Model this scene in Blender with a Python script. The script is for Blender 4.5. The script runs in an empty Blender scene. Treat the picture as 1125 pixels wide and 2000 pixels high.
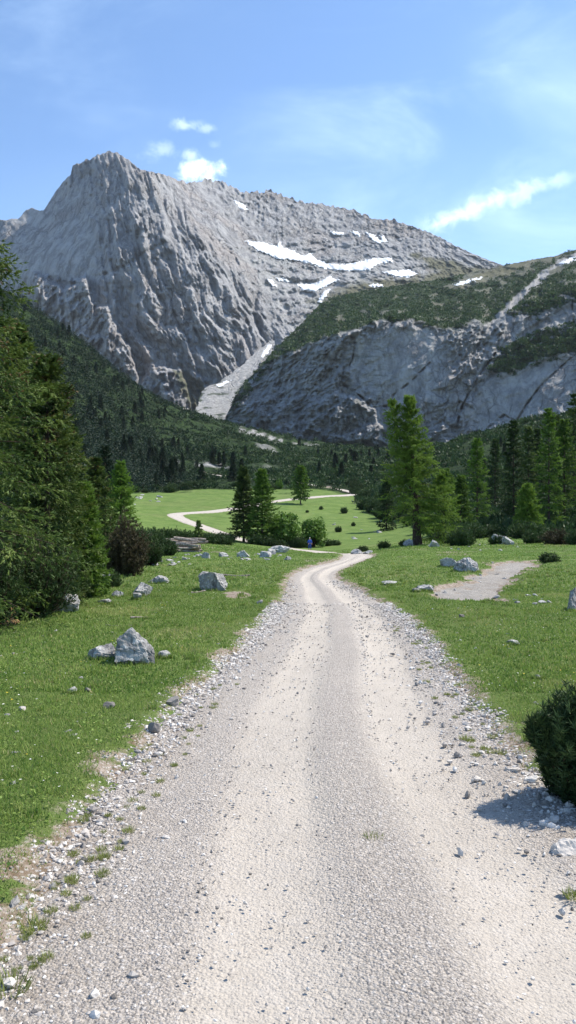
import bpy, bmesh, math, random
import numpy as np
from mathutils import Vector, Matrix

C = bpy.context.scene
COL = C.collection
R = math.radians
F = 1502.0           # focal length in photo pixels (photo 1125 x 2000)
EYE = 1.8

# ------------------------------------------------------------------ helpers
def P(u, v, d):
    """photo pixel + depth in metres -> world point"""
    u = np.asarray(u, float); v = np.asarray(v, float); d = np.asarray(d, float)
    return np.stack([(u-562.5)/F*d, d+0*u, EYE-(v-1000.0)/F*d], -1)

def sstep(a, b, x):
    t = np.clip((x-a)/(b-a), 0, 1)
    return t*t*(3-2*t)

def _hash(ix, iy, iz, seed):
    h = (ix*374761393 + iy*668265263 + iz*1440662683 + seed*974634777) & 0xFFFFFFFF
    h = ((h ^ (h >> 13))*1274126177) & 0xFFFFFFFF
    return h ^ (h >> 16)

def _grad(h, x, y, z):
    a = (h & 1023)/1024.0*2*np.pi
    zz = ((h >> 10) & 1023)/511.5-1
    rr = np.sqrt(np.maximum(0, 1-zz*zz))
    return rr*np.cos(a)*x + rr*np.sin(a)*y + zz*z

def noise(x, y, z=0.0, seed=0):
    x = np.asarray(x, float); y = np.asarray(y, float); z = np.asarray(z, float)
    x, y, z = np.broadcast_arrays(x, y, z)
    xi = np.floor(x).astype(np.int64); yi = np.floor(y).astype(np.int64); zi = np.floor(z).astype(np.int64)
    xf = x-xi; yf = y-yi; zf = z-zi
    f = lambda t: t*t*t*(t*(t*6-15)+10)
    u, v, w = f(xf), f(yf), f(zf)
    out = 0
    for i in (0, 1):
        for j in (0, 1):
            for k in (0, 1):
                g = _grad(_hash(xi+i, yi+j, zi+k, seed), xf-i, yf-j, zf-k)
                out = out + g*(u if i else 1-u)*(v if j else 1-v)*(w if k else 1-w)
    return out*1.6

def fbm(x, y, z=0.0, seed=0, oct=4, lac=2.03, gain=0.5):
    s = 0; a = 1.0; f = 1.0
    for o in range(oct):
        s = s + a*noise(np.asarray(x)*f, np.asarray(y)*f, np.asarray(z)*f, seed+o*17)
        a *= gain; f *= lac
    return s

def ridged(x, y, z=0.0, seed=0, oct=4, lac=2.1, gain=0.5):
    s = 0; a = 1.0; f = 1.0
    for o in range(oct):
        n = 1-np.abs(noise(np.asarray(x)*f, np.asarray(y)*f, np.asarray(z)*f, seed+o*31))*1.6
        s = s + a*n
        a *= gain; f *= lac
    return s-1.0

def inpoly(px, py, poly):
    px = np.asarray(px, float); py = np.asarray(py, float)
    ins = np.zeros(np.broadcast(px, py).shape, bool)
    n = len(poly)
    for i in range(n):
        x1, y1 = poly[i]; x2, y2 = poly[(i+1) % n]
        c = ((y1 > py) != (y2 > py)) & (px < (x2-x1)*(py-y1)/((y2-y1) or 1e-9)+x1)
        ins ^= c
    return ins

def segdist(px, py, pts):
    best = np.full(np.broadcast(px, py).shape, 1e9)
    for (x1, y1), (x2, y2) in zip(pts[:-1], pts[1:]):
        dx, dy = x2-x1, y2-y1
        t = np.clip(((px-x1)*dx+(py-y1)*dy)/(dx*dx+dy*dy+1e-9), 0, 1)
        best = np.minimum(best, np.hypot(px-x1-t*dx, py-y1-t*dy))
    return best

def polysd(px, py, poly):
    """signed distance, negative inside"""
    d = segdist(px, py, list(poly)+[poly[0]])
    return np.where(inpoly(px, py, poly), -d, d)

class TPS:
    def __init__(s, pts, sc=500.0, smooth=1e-4):
        p = np.array(pts, float); s.sc = sc
        s.x = p[:, :2]/sc; n = len(p)
        K = s.k(np.linalg.norm(s.x[:, None]-s.x[None], axis=-1))+np.eye(n)*smooth
        A = np.zeros((n+3, n+3)); A[:n, :n] = K
        A[:n, n] = 1; A[:n, n+1:] = s.x; A[n, :n] = 1; A[n+1:, :n] = s.x.T
        b = np.zeros(n+3); b[:n] = p[:, 2]
        s.w = np.linalg.solve(A, b)
    def k(s, r): return r*r*np.log(r+1e-9)
    def __call__(s, u, v):
        u = np.asarray(u, float)/s.sc; v = np.asarray(v, float)/s.sc
        n = len(s.x)
        out = s.w[n]+s.w[n+1]*u+s.w[n+2]*v
        for i in range(n):
            out = out+s.w[i]*s.k(np.hypot(u-s.x[i, 0], v-s.x[i, 1]))
        return out

def mesh_np(name, verts, faces, attrs=None, smooth=True):
    verts = np.ascontiguousarray(verts, np.float32).reshape(-1, 3)
    faces = np.ascontiguousarray(faces, np.int32)
    n, k = faces.shape
    me = bpy.data.meshes.new(name)
    me.vertices.add(len(verts)); me.vertices.foreach_set('co', verts.ravel())
    me.loops.add(n*k); me.loops.foreach_set('vertex_index', faces.ravel())
    me.polygons.add(n)
    me.polygons.foreach_set('loop_start', np.arange(0, n*k, k, dtype=np.int32))
    try:
        me.polygons.foreach_set('loop_total', np.full(n, k, np.int32))
    except Exception:
        pass
    me.polygons.foreach_set('use_smooth', np.full(n, smooth))
    me.update(calc_edges=True)
    for an, av in (attrs or {}).items():
        a = me.attributes.new(an, 'FLOAT', 'POINT')
        a.data.foreach_set('value', np.ascontiguousarray(av, np.float32).ravel())
    me.validate()
    return me

def grid_faces(nr, nc):
    i = np.arange((nr-1)*(nc-1)); r = i//(nc-1); c = i % (nc-1)
    a = r*nc+c
    return np.stack([a, a+1, a+nc+1, a+nc], -1)

def link(name, me, mat, parent=None, loc=(0, 0, 0)):
    o = bpy.data.objects.new(name, me); COL.objects.link(o)
    if mat is not None and me is not None and not me.materials: me.materials.append(mat)
    o.location = loc
    if parent is not None: o.parent = parent
    return o

def tag(o, label=None, cat=None, group=None, kind=None):
    if label: o['label'] = label
    if cat: o['category'] = cat
    if group: o['group'] = group
    if kind: o['kind'] = kind
    return o

def empty(name, loc, rz=0.0):
    o = bpy.data.objects.new(name, None); COL.objects.link(o)
    o.empty_display_size = 0.2
    o.location = loc; o.rotation_euler = (0, 0, rz)
    return o

def copy_tree(o, parent=None):
    c = o.copy(); COL.objects.link(c)
    if parent is not None: c.parent = parent
    for ch in [x for x in o.children]:
        copy_tree(ch, c)
    return c

# ------------------------------------------------------------------ node helper
class NT:
    def __init__(s, tree): s.t = tree; s.n = tree.nodes; s.l = tree.links
    def add(s, typ, ins=None, **props):
        n = s.n.new(typ)
        for k, v in props.items(): setattr(n, k, v)
        for k, v in (ins or {}).items():
            sock = n.inputs[k]
            if isinstance(v, bpy.types.NodeSocket): s.l.new(v, sock)
            else: sock.default_value = v
        return n
    def math(s, op, a, b=None, c=None, clamp=False):
        n = s.n.new('ShaderNodeMath'); n.operation = op; n.use_clamp = clamp
        for i, v in enumerate((a, b, c)):
            if v is None: continue
            if isinstance(v, bpy.types.NodeSocket): s.l.new(v, n.inputs[i])
            else: n.inputs[i].default_value = v
        return n.outputs[0]
    def mix(s, f, a, b, blend='MIX'):
        n = s.n.new('ShaderNodeMix'); n.data_type = 'RGBA'; n.blend_type = blend; n.clamp_factor = True
        for k, v in ((0, f), (6, a), (7, b)):
            if isinstance(v, bpy.types.NodeSocket): s.l.new(v, n.inputs[k])
            elif k == 0: n.inputs[k].default_value = v
            else: n.inputs[k].default_value = (v[0], v[1], v[2], 1)
        return n.outputs[2]
    def ramp(s, f, stops):
        n = s.n.new('ShaderNodeValToRGB')
        s.l.new(f, n.inputs[0])
        el = n.color_ramp.elements
        while len(el) < len(stops): el.new(0.5)
        for e, (p, c) in zip(el, stops):
            e.position = p
            e.color = (c, c, c, 1) if not hasattr(c, '__len__') else (c[0], c[1], c[2], 1)
        return n.outputs[0]
    def smooth(s, x, a, b):
        n = s.n.new('ShaderNodeMapRange'); n.interpolation_type = 'SMOOTHSTEP'
        s.l.new(x, n.inputs[0])
        for i, v in ((1, a), (2, b), (3, 0.0), (4, 1.0)): n.inputs[i].default_value = v
        return n.outputs[0]
    def attr(s, name):
        return s.add('ShaderNodeAttribute', attribute_name=name).outputs['Fac']
    def noise(s, vec, scale, detail=4, rough=0.55, dist=0.0):
        return s.add('ShaderNodeTexNoise', {'Vector': vec, 'Scale': scale, 'Detail': detail, 'Roughness': rough, 'Distortion': dist}).outputs[0]
    def map(s, vec, scale=(1, 1, 1), rot=(0, 0, 0), loc=(0, 0, 0)):
        return s.add('ShaderNodeMapping', {'Vector': vec, 'Scale': scale, 'Rotation': rot, 'Location': loc}).outputs[0]

def new_mat(name):
    m = bpy.data.materials.new(name); m.use_nodes = True
    t = NT(m.node_tree); t.n.clear()
    out = t.add('ShaderNodeOutputMaterial')
    return m, t, out

def principled(t, out, color, rough=0.9, spec=0.2, bump=None, bstr=0.5, bdist=0.1):
    b = t.add('ShaderNodeBsdfPrincipled', {'Roughness': rough, 'Specular IOR Level': spec})
    if isinstance(color, bpy.types.NodeSocket): t.l.new(color, b.inputs['Base Color'])
    else: b.inputs['Base Color'].default_value = (*color, 1)
    if bump is not None:
        bn = t.add('ShaderNodeBump', {'Height': bump, 'Strength': bstr, 'Distance': bdist})
        t.l.new(bn.outputs[0], b.inputs['Normal'])
    t.l.new(b.outputs[0], out.inputs[0])
    return b
# ------------------------------------------------------------------ materials
def objco(t): return t.add('ShaderNodeTexCoord').outputs['Object']
def geopos(t): return t.add('ShaderNodeNewGeometry').outputs['Position']

def rock_far_mat(name, base, dark, warm, scl, streak, crack=0.6):
    m, t, out = new_mat(name)
    p = geopos(t)
    n1 = t.noise(p, 0.004*scl, 6, 0.6, 0.4)
    n2 = t.noise(t.map(p, (1, 1, 0.22)), 0.03*scl, 8, 0.65, 0.6)
    n3 = t.noise(p, 0.12*scl, 8, 0.7)
    n4 = t.noise(t.map(p, (1, 1, 0.08)), 0.05*scl, 5, 0.6, 0.3)
    c = t.mix(t.smooth(n2, 0.36, 0.66), dark, base)
    c = t.mix(t.math('MULTIPLY', t.smooth(n1, 0.48, 0.66), 0.5), c, warm)
    c = t.mix(t.math('MULTIPLY', t.smooth(n4, 0.55, 0.75), streak), c, (dark[0]*0.62, dark[1]*0.62, dark[2]*0.64))
    c = t.mix(t.math('MULTIPLY', t.smooth(n3, 0.5, 0.72), 0.35), c, (min(1, base[0]*1.35), min(1, base[1]*1.33), min(1, base[2]*1.3)))
    # joints: dark crack lines between blocks
    pw = t.add('ShaderNodeVectorMath', {0: p, 1: t.add('ShaderNodeVectorMath', {0: t.add('ShaderNodeTexNoise', {'Vector': p, 'Scale': 0.02*scl, 'Detail': 4.0}).outputs['Color']}, operation='SCALE').outputs[0]}, operation='ADD').outputs[0]
    for nd in t.n:
        if nd.type == 'VECT_MATH' and nd.operation == 'SCALE': nd.inputs['Scale'].default_value = 45.0/scl
    vc = t.add('ShaderNodeTexVoronoi', {'Vector': t.map(pw, (1, 1, 0.30)), 'Scale': 0.020*scl}, feature='DISTANCE_TO_EDGE').outputs['Distance']
    vd = t.add('ShaderNodeTexVoronoi', {'Vector': t.map(pw, (1, 0.6, 0.5), (0.3, 0.5, 0.0)), 'Scale': 0.048*scl}, feature='DISTANCE_TO_EDGE').outputs['Distance']
    ck = t.math('MAXIMUM', t.smooth(vc, 0.050, 0.0), t.math('MULTIPLY', t.smooth(vd, 0.055, 0.0), 0.55))
    ck = t.math('MULTIPLY', ck, t.smooth(n1, 0.36, 0.60))
    c = t.mix(t.math('MULTIPLY', ck, crack), c, (dark[0]*0.42, dark[1]*0.42, dark[2]*0.43))
    # ground cover masks stored on the mesh
    nn = t.noise(p, 0.06*scl, 6, 0.65)
    gcol = t.mix(t.smooth(nn, 0.35, 0.65), (0.014, 0.028, 0.011), (0.038, 0.066, 0.022))
    tcol = t.mix(t.smooth(nn, 0.35, 0.65), (0.10, 0.10, 0.045), (0.16, 0.15, 0.085))
    scol = t.mix(t.smooth(n3, 0.35, 0.68), (0.28, 0.275, 0.265), (0.48, 0.47, 0.45))
    c = t.mix(t.attr('scree'), c, scol)
    c = t.mix(t.attr('turf'), c, tcol)
    c = t.mix(t.attr('scrub'), c, gcol)
    h = t.math('SUBTRACT', t.math('ADD', t.math('MULTIPLY', n2, 1.0), t.math('MULTIPLY', n3, 0.7)), t.math('MULTIPLY', ck, 0.35))
    principled(t, out, c, 0.95, 0.12, h, 1.0, 10.0/scl)
    return m

M = {}
M['mountain'] = rock_far_mat('mountain_limestone', (0.43, 0.42, 0.415), (0.22, 0.216, 0.216), (0.40, 0.34, 0.295), 1.0, 0.55)
M['cliff'] = rock_far_mat('cliff_limestone', (0.44, 0.425, 0.405), (0.24, 0.235, 0.232), (0.42, 0.375, 0.34), 2.0, 0.6)

def mat_ground():
    m, t, out = new_mat('meadow_ground')
    p = geopos(t)
    a = t.noise(p, 0.35, 5, 0.6, 0.5)
    b = t.noise(p, 5.0, 5, 0.7)
    c_ = t.noise(p, 40.0, 3, 0.7)
    far = t.noise(p, 0.05, 6, 0.65)
    g = t.mix(t.smooth(a, 0.35, 0.65), (0.095, 0.160, 0.034), (0.150, 0.215, 0.056))
    g = t.mix(t.math('MULTIPLY', t.smooth(b, 0.42, 0.70), 0.65), g, (0.066, 0.102, 0.024))
    g = t.mix(t.math('MULTIPLY', t.smooth(c_, 0.5, 0.75), 0.5), g, (0.20, 0.23, 0.085))
    g = t.mix(t.math('MULTIPLY', t.smooth(far, 0.5, 0.72), 0.45), g, (0.165, 0.180, 0.070))
    tr_ = t.noise(t.map(p, (0.10, 0.55, 0.6)), 1.0, 6, 0.65, 0.5)
    g = t.mix(t.math('MULTIPLY', t.smooth(tr_, 0.50, 0.68), 0.45), g, (0.062, 0.098, 0.026))
    g = t.mix(t.math('MULTIPLY', t.smooth(t.noise(p, 0.8, 5, 0.7), 0.55, 0.75), 0.35), g, (0.19, 0.21, 0.09))
    g = t.mix(t.math('MULTIPLY', t.attr('near_tone'), 0.5), g, (0.095, 0.112, 0.036))  # darker brownish green mixed into the near ground off the road
    # scrub covered slopes
    s1 = t.noise(p, 0.16, 6, 0.7)
    sc = t.mix(t.smooth(s1, 0.38, 0.62), (0.012, 0.024, 0.009), (0.034, 0.060, 0.018))
    sc = t.mix(t.math('MULTIPLY', t.smooth(t.noise(p, 0.03, 5, 0.6, 0.8), 0.60, 0.72), 0.30), sc, (0.07, 0.085, 0.035))
    # soil and gravel
    dn = t.noise(p, 9.0, 6, 0.7)
    d = t.mix(t.smooth(dn, 0.35, 0.65), (0.16, 0.115, 0.075), (0.33, 0.275, 0.225))
    vor = t.add('ShaderNodeTexVoronoi', {'Vector': p, 'Scale': 28.0})
    d = t.mix(t.math('MULTIPLY', t.smooth(vor.outputs['Distance'], 0.45, 0.15), 0.55), d, (0.50, 0.47, 0.43))
    rk = t.mix(t.smooth(t.noise(p, 0.12, 7, 0.7), 0.35, 0.65), (0.20, 0.195, 0.185), (0.42, 0.405, 0.38))
    col = t.mix(t.attr('scrub'), g, sc)
    df = t.smooth(t.math('ADD', t.attr('dirt'), t.math('MULTIPLY', t.math('SUBTRACT', t.noise(p, 6.0, 6, 0.7), 0.5), 1.5)), 0.38, 0.62)
    col = t.mix(df, col, d)
    col = t.mix(t.attr('rock'), col, rk)
    h = t.math('ADD', t.math('MULTIPLY', b, 0.04), t.math('MULTIPLY', c_, 0.02))
    h = t.math('ADD', h, t.math('MULTIPLY', t.math('MULTIPLY', s1, t.attr('scrub')), 4.0))
    principled(t, out, col, 0.95, 0.1, h, 0.8, 1.0)
    return m
M['ground'] = mat_ground()

def mat_road(name='gravel_road', k=None):
    m, t, out = new_mat(name)
    p = geopos(t)
    tr = t.attr('track'); ed = t.attr('shoulder')
    big = t.noise(p, 0.9, 5, 0.6, 0.4)
    mid = t.noise(p, 7.0, 5, 0.65)
    fine = t.noise(p, 90.0, 4, 0.75)
    v1 = t.add('ShaderNodeTexVoronoi', {'Vector': p, 'Scale': 78.0, 'Randomness': 1.0})
    v2 = t.add('ShaderNodeTexVoronoi', {'Vector': p, 'Scale': 40.0, 'Randomness': 1.0})
    v3 = t.add('ShaderNodeTexVoronoi', {'Vector': p, 'Scale': 140.0, 'Randomness': 1.0})
    base = t.mix(t.smooth(big, 0.35, 0.65), (0.41, 0.363, 0.31), (0.49, 0.434, 0.368))
    base = t.mix(t.math('MULTIPLY', t.smooth(mid, 0.45, 0.7), 0.4), base, (0.40, 0.365, 0.335))
    def gray(vor): return t.add('ShaderNodeSeparateColor', {0: vor.outputs['Color']}).outputs[0]
    st = t.mix(gray(v1), (0.20, 0.176, 0.157), (0.66, 0.59, 0.525))
    st2 = t.mix(gray(v2), (0.26, 0.24, 0.225), (0.70, 0.65, 0.60))
    st3 = t.mix(gray(v3), (0.20, 0.175, 0.15), (0.66, 0.588, 0.515))
    rough_amt = t.math('SUBTRACT', 1.0, t.math('MULTIPLY', tr, 0.72))
    col = t.mix(t.math('MULTIPLY', rough_amt, 0.75), base, st3)
    col = t.mix(t.math('MULTIPLY', t.math('MULTIPLY', t.smooth(v1.outputs['Distance'], 0.55, 0.30), rough_amt), 0.8), col, st)
    sel = t.math('GREATER_THAN', t.add('ShaderNodeSeparateColor', {0: v2.outputs['Color']}).outputs[1], 0.62)
    col = t.mix(t.math('MULTIPLY', t.math('MULTIPLY', t.math('MULTIPLY', t.smooth(v2.outputs['Distance'], 0.46, 0.30), sel), rough_amt), 0.8), col, st2)
    trc = t.mix(t.smooth(mid, 0.35, 0.7), (0.44, 0.392, 0.33), (0.52, 0.468, 0.40))
    col = t.mix(t.math('MULTIPLY', tr, 0.50), col, trc)
    sp = t.noise(p, 55.0, 2, 0.5)
    col = t.mix(t.math('MULTIPLY', t.smooth(sp, 0.63, 0.69), 0.6), col, (0.15, 0.135, 0.13))
    # earth showing at the shoulders, with rusty soil blotches
    so = t.mix(t.smooth(mid, 0.4, 0.65), (0.24, 0.185, 0.13), (0.40, 0.35, 0.29))
    col = t.mix(t.math('MULTIPLY', t.math('MULTIPLY', ed, t.smooth(big, 0.38, 0.6)), 0.6), col, so)
    if k: col = t.mix(1.0, col, k, 'MULTIPLY')
    h = t.math('ADD', t.math('MULTIPLY', t.math('SUBTRACT', 1.0, v1.outputs['Distance']), 0.010),
               t.math('ADD', t.math('MULTIPLY', t.math('SUBTRACT', 1.0, v2.outputs['Distance']), 0.012), t.math('MULTIPLY', fine, 0.012)))
    h = t.math('MULTIPLY', h, t.math('SUBTRACT', 1.0, t.math('MULTIPLY', tr, 0.6)))
    principled(t, out, col, 0.95, 0.15, h, 1.0, 1.15)
    return m
M['road'] = mat_road()
M['stream'] = mat_road('stream_gravel', (0.80, 0.82, 0.83))

def mat_rock():
    m, t, out = new_mat('limestone_boulder')
    o = objco(t)
    oi = t.add('ShaderNodeObjectInfo').outputs['Random']
    p = t.add('ShaderNodeVectorMath', {0: geopos(t)}, operation='MULTIPLY'); p.inputs[1].default_value = (1, 1, 1); p = p.outputs[0]
    n1 = t.noise(p, 2.2, 7, 0.65, 0.7)
    n2 = t.noise(p, 14.0, 7, 0.7, 0.5)
    n3 = t.noise(t.map(p, (1, 1, 0.25), (0.3, 0.2, 0)), 8.0, 5, 0.65, 0.8)
    c = t.mix(t.smooth(n1, 0.33, 0.66), (0.20, 0.19, 0.178), (0.49, 0.465, 0.43))
    c = t.mix(t.math('MULTIPLY', t.smooth(n2, 0.50, 0.60), 0.8), c, (0.64, 0.62, 0.585))
    c = t.mix(t.math('MULTIPLY', t.smooth(n3, 0.54, 0.62), 0.8), c, (0.07, 0.066, 0.064))
    c = t.mix(t.math('MULTIPLY', t.smooth(t.noise(p, 5.0, 4, 0.6), 0.62, 0.74), 0.5), c, (0.17, 0.15, 0.07))
    c = t.mix(0.25, c, t.mix(oi, (0.20, 0.19, 0.185), (0.58, 0.57, 0.55)))
    h = t.math('ADD', n2, t.math('MULTIPLY', n3, 1.2))
    principled(t, out, c, 0.92, 0.15, h, 0.8, 0.05)
    return m
M['rock'] = mat_rock()

def mat_stone():
    m, t, out = new_mat('pale_stone')
    p = geopos(t)
    a = t.attr('tint'); oi = t.add('ShaderNodeObjectInfo').outputs['Random']
    f = t.math('FRACT', t.math('ADD', a, oi))
    c = t.ramp(f, [(0.0, (0.15, 0.135, 0.122)), (0.3, (0.38, 0.342, 0.308)), (0.7, (0.56, 0.51, 0.455)), (1.0, (0.70, 0.665, 0.62))])
    n = t.noise(p, 60, 5, 0.7)
    c = t.mix(t.math('MULTIPLY', t.smooth(n, 0.5, 0.7), 0.35), c, (0.22, 0.205, 0.19))
    principled(t, out, c, 0.9, 0.2, n, 0.5, 0.01)
    return m
M['stone'] = mat_stone()

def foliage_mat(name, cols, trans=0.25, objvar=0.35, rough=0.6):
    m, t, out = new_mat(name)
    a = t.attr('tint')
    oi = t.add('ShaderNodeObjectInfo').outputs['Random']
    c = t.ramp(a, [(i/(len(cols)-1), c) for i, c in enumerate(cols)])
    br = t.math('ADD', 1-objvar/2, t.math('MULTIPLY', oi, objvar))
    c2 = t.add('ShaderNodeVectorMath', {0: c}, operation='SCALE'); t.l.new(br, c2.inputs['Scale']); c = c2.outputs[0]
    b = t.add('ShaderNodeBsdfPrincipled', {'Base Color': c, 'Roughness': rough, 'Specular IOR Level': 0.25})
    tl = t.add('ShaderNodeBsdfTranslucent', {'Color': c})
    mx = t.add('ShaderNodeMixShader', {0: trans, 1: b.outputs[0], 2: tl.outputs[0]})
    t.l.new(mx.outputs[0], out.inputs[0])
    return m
M['spruce'] = foliage_mat('spruce_needles', [(0.015, 0.036, 0.010), (0.042, 0.080, 0.018), (0.105, 0.155, 0.030), (0.160, 0.210, 0.042), (0.18, 0.105, 0.05)], 0.2)  # wide range: sunlit and dark crown parts painted into the needle colours
M['dark_spruce'] = foliage_mat('dark_spruce_needles', [(0.008, 0.020, 0.010), (0.018, 0.038, 0.016), (0.038, 0.066, 0.025)], 0.15)  # darkened to put the left slope's shade into the needle colour
M['larch'] = foliage_mat('larch_needles', [(0.055, 0.115, 0.018), (0.130, 0.225, 0.030), (0.200, 0.310, 0.046), (0.26, 0.35, 0.06)], 0.35)
M['pine'] = foliage_mat('dwarf_pine_needles', [(0.018, 0.038, 0.013), (0.044, 0.080, 0.022), (0.080, 0.125, 0.036)], 0.15)
M['brown_pine'] = foliage_mat('browned_pine_needles', [(0.034, 0.036, 0.015), (0.075, 0.066, 0.030), (0.12, 0.095, 0.046)], 0.15)
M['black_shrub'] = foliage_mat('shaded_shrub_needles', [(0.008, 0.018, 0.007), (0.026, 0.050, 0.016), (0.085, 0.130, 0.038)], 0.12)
M['leaf'] = foliage_mat('broad_leaves', [(0.05, 0.115, 0.018), (0.105, 0.195, 0.030), (0.17, 0.265, 0.052)], 0.3)
M['grass'] = foliage_mat('grass_blades', [(0.085, 0.160, 0.028), (0.165, 0.262, 0.048), (0.250, 0.335, 0.075), (0.36, 0.37, 0.13), (0.44, 0.37, 0.20)], 0.35, 0.0)
M['tuft'] = foliage_mat('dry_tuft_blades', [(0.16, 0.24, 0.045), (0.26, 0.29, 0.08), (0.42, 0.37, 0.18)], 0.3, 0.2)
M['flower'] = foliage_mat('petals', [(0.75, 0.74, 0.68), (0.70, 0.68, 0.50), (0.75, 0.55, 0.04)], 0.2, 0.0)

def bark_mat(name, a, b):
    m, t, out = new_mat(name)
    p = geopos(t)
    n = t.noise(t.map(p, (1, 1, 0.2)), 14, 6, 0.7, 0.5)
    principled(t, out, t.mix(t.smooth(n, 0.35, 0.65), a, b), 0.95, 0.1, n, 0.9, 0.05)
    return m
M['bark'] = bark_mat('bark', (0.030, 0.022, 0.017), (0.10, 0.072, 0.053))
M['grey_wood'] = bark_mat('weathered_wood', (0.16, 0.125, 0.10), (0.42, 0.36, 0.31))
M['cut_wood'] = bark_mat('cut_wood', (0.26, 0.15, 0.07), (0.45, 0.28, 0.14))
M['dung'] = bark_mat('brown_clod', (0.03, 0.024, 0.02), (0.08, 0.065, 0.05))

def mat_snow():
    m, t, out = new_mat('old_snow')
    p = geopos(t)
    n = t.noise(p, 0.05, 5, 0.6)
    principled(t, out, t.mix(t.smooth(n, 0.4, 0.75), (0.80, 0.81, 0.82), (0.60, 0.59, 0.575)), 0.7, 0.2, n, 0.4, 2.0)
    return m
M['snow'] = mat_snow()

def plain(name, c, rough=0.8, bumpscale=30):
    m, t, out = new_mat(name)
    n = t.noise(geopos(t), bumpscale, 4, 0.6)
    principled(t, out, t.mix(n, tuple(x*0.8 for x in c), tuple(min(1, x*1.2) for x in c)), rough, 0.2, n, 0.3, 0.01)
    return m
M['skin'] = plain('skin', (0.50, 0.30, 0.22), 0.6)
M['blue'] = plain('blue_cloth', (0.05, 0.12, 0.48))
M['blue_dark'] = plain('dark_blue_cloth', (0.03, 0.07, 0.28))
M['hat'] = plain('pale_cloth', (0.72, 0.70, 0.66))
M['boot'] = plain('brown_leather', (0.06, 0.045, 0.035))
M['hair'] = plain('brown_hair', (0.05, 0.035, 0.025))
# ------------------------------------------------------------------ ground shape
def pv(d): return 1025+2704.0/d
PL = [(d, pv(d)) for d in (0.3, 0.6, 1, 2, 4, 8, 14, 20, 26, 32, 38, 43)]
COLS = {
 -1500: [(60, 1040), (100, 960), (200, 800), (400, 600), (650, 470), (800, 450), (1000, 600), (1200, 700)],
 -600: [(60, 1042), (100, 1000), (200, 900), (400, 700), (650, 560), (800, 520), (1000, 640), (1200, 760)],
 0: [(60, 1055), (80, 1035), (120, 1005), (200, 950), (260, 900), (400, 775), (650, 560), (700, 548), (850, 640), (1000, 740), (1200, 800)],
 60: [(60, 1058), (80, 1038), (120, 1008), (200, 955), (260, 910), (400, 795), (650, 605), (690, 592), (850, 680), (1000, 760), (1200, 820)],
 170: [(60, 1063), (80, 1045), (120, 1022), (200, 968), (250, 935), (400, 830), (650, 675), (690, 665), (850, 730), (1000, 790), (1200, 830)],
 250: [(60, 1066), (75, 1054), (100, 1044), (140, 1022), (180, 995), (220, 972), (260, 955), (330, 925), (500, 840), (690, 742), (850, 780), (1000, 820), (1200, 840)],
 370: [(65, 1068), (80, 1060), (110, 1052), (140, 1033), (165, 1012), (190, 992), (220, 974), (265, 955), (350, 925), (500, 880), (760, 803), (950, 830), (1200, 860)],
 480: [(60, 1074), (80, 1072), (105, 1067), (120, 1060), (140, 1042), (170, 1018), (200, 990), (240, 966), (275, 950), (350, 925), (500, 890), (820, 833), (1000, 850), (1200, 880)],
 600: [(55, 1083), (80, 1087), (104, 1081), (112, 1077), (120, 1071), (140, 1052), (170, 1022), (210, 985), (250, 962), (275, 948), (350, 922), (500, 900), (860, 862), (1050, 880), (1200, 890)],
 700: [(52, 1081), (70, 1087), (100, 1080), (120, 1067), (140, 1050), (170, 1026), (210, 995), (250, 968), (280, 950), (350, 925), (880, 876), (1200, 890)],
 770: [(52, 1077), (62, 1067), (70, 1063), (85, 1067), (110, 1065), (130, 1055), (160, 1035), (200, 1005), (250, 970), (300, 945), (400, 915), (880, 882), (1200, 900)],
 850: [(60, 1070), (72, 1060), (90, 1056), (110, 1050), (140, 1030), (200, 970), (300, 900), (380, 866), (500, 880), (880, 890), (1200, 900)],
 1000: [(60, 1068), (75, 1058), (95, 1045), (140, 1000), (200, 945), (300, 870), (380, 832), (500, 850), (880, 880), (1200, 900)],
 1125: [(60, 1066), (75, 1056), (95, 1040), (140, 985), (200, 920), (300, 840), (380, 800), (500, 830), (880, 860), (1200, 880)],
 1600: [(60, 1060), (75, 1045), (95, 1020), (200, 860), (380, 720), (500, 740), (880, 820), (1200, 880)],
 2700: [(60, 1050), (75, 1025), (95, 980), (200, 800), (380, 640), (500, 680), (880, 820), (1200, 880)],
}
GU = np.arange(-1500, 2701, 20.0)
GD = np.exp(np.linspace(math.log(0.3), math.log(1200), 420))
def _table():
    ks = sorted(COLS)
    rows = []
    for k in ks:
        pts = PL+COLS[k]
        d = np.array([a for a, b in pts]); z = EYE-(np.array([b for a, b in pts])-1000)/F*d
        rows.append(np.interp(GD, d, z))
    rows = np.array(rows)
    T = np.array([np.interp(GU, ks, rows[:, j]) for j in range(len(GD))])  # (nd, nu)
    k = np.exp(-0.5*(np.arange(-6, 7)/2.6)**2); k /= k.sum()
    T = np.apply_along_axis(lambda a: np.convolve(np.pad(a, 6, mode='edge'), k, 'valid'), 0, T)
    T = np.apply_along_axis(lambda a: np.convolve(np.pad(a, 3, mode="edge"), np.ones(7)/7, "valid"), 1, T)
    return T
GT = _table()
def base_z(x, y):
    x = np.asarray(x, float); y = np.asarray(y, float)
    d = np.clip(y, 0.3, 1199)
    u = np.clip(562.5+F*x/d, -1500, 2699)
    fu = (u-GU[0])/20.0; iu = np.clip(fu.astype(int), 0, len(GU)-2); fu = fu-iu
    fd = (np.log(d)-math.log(0.3))/(math.log(1200/0.3))*(len(GD)-1)
    idd = np.clip(fd.astype(int), 0, len(GD)-2); fd = fd-idd
    z = (GT[idd, iu]*(1-fu)+GT[idd, iu+1]*fu)*(1-fd)+(GT[idd+1, iu]*(1-fu)+GT[idd+1, iu+1]*fu)*fd
    return np.where(y < 0.3, -0.0167*y, z)

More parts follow.
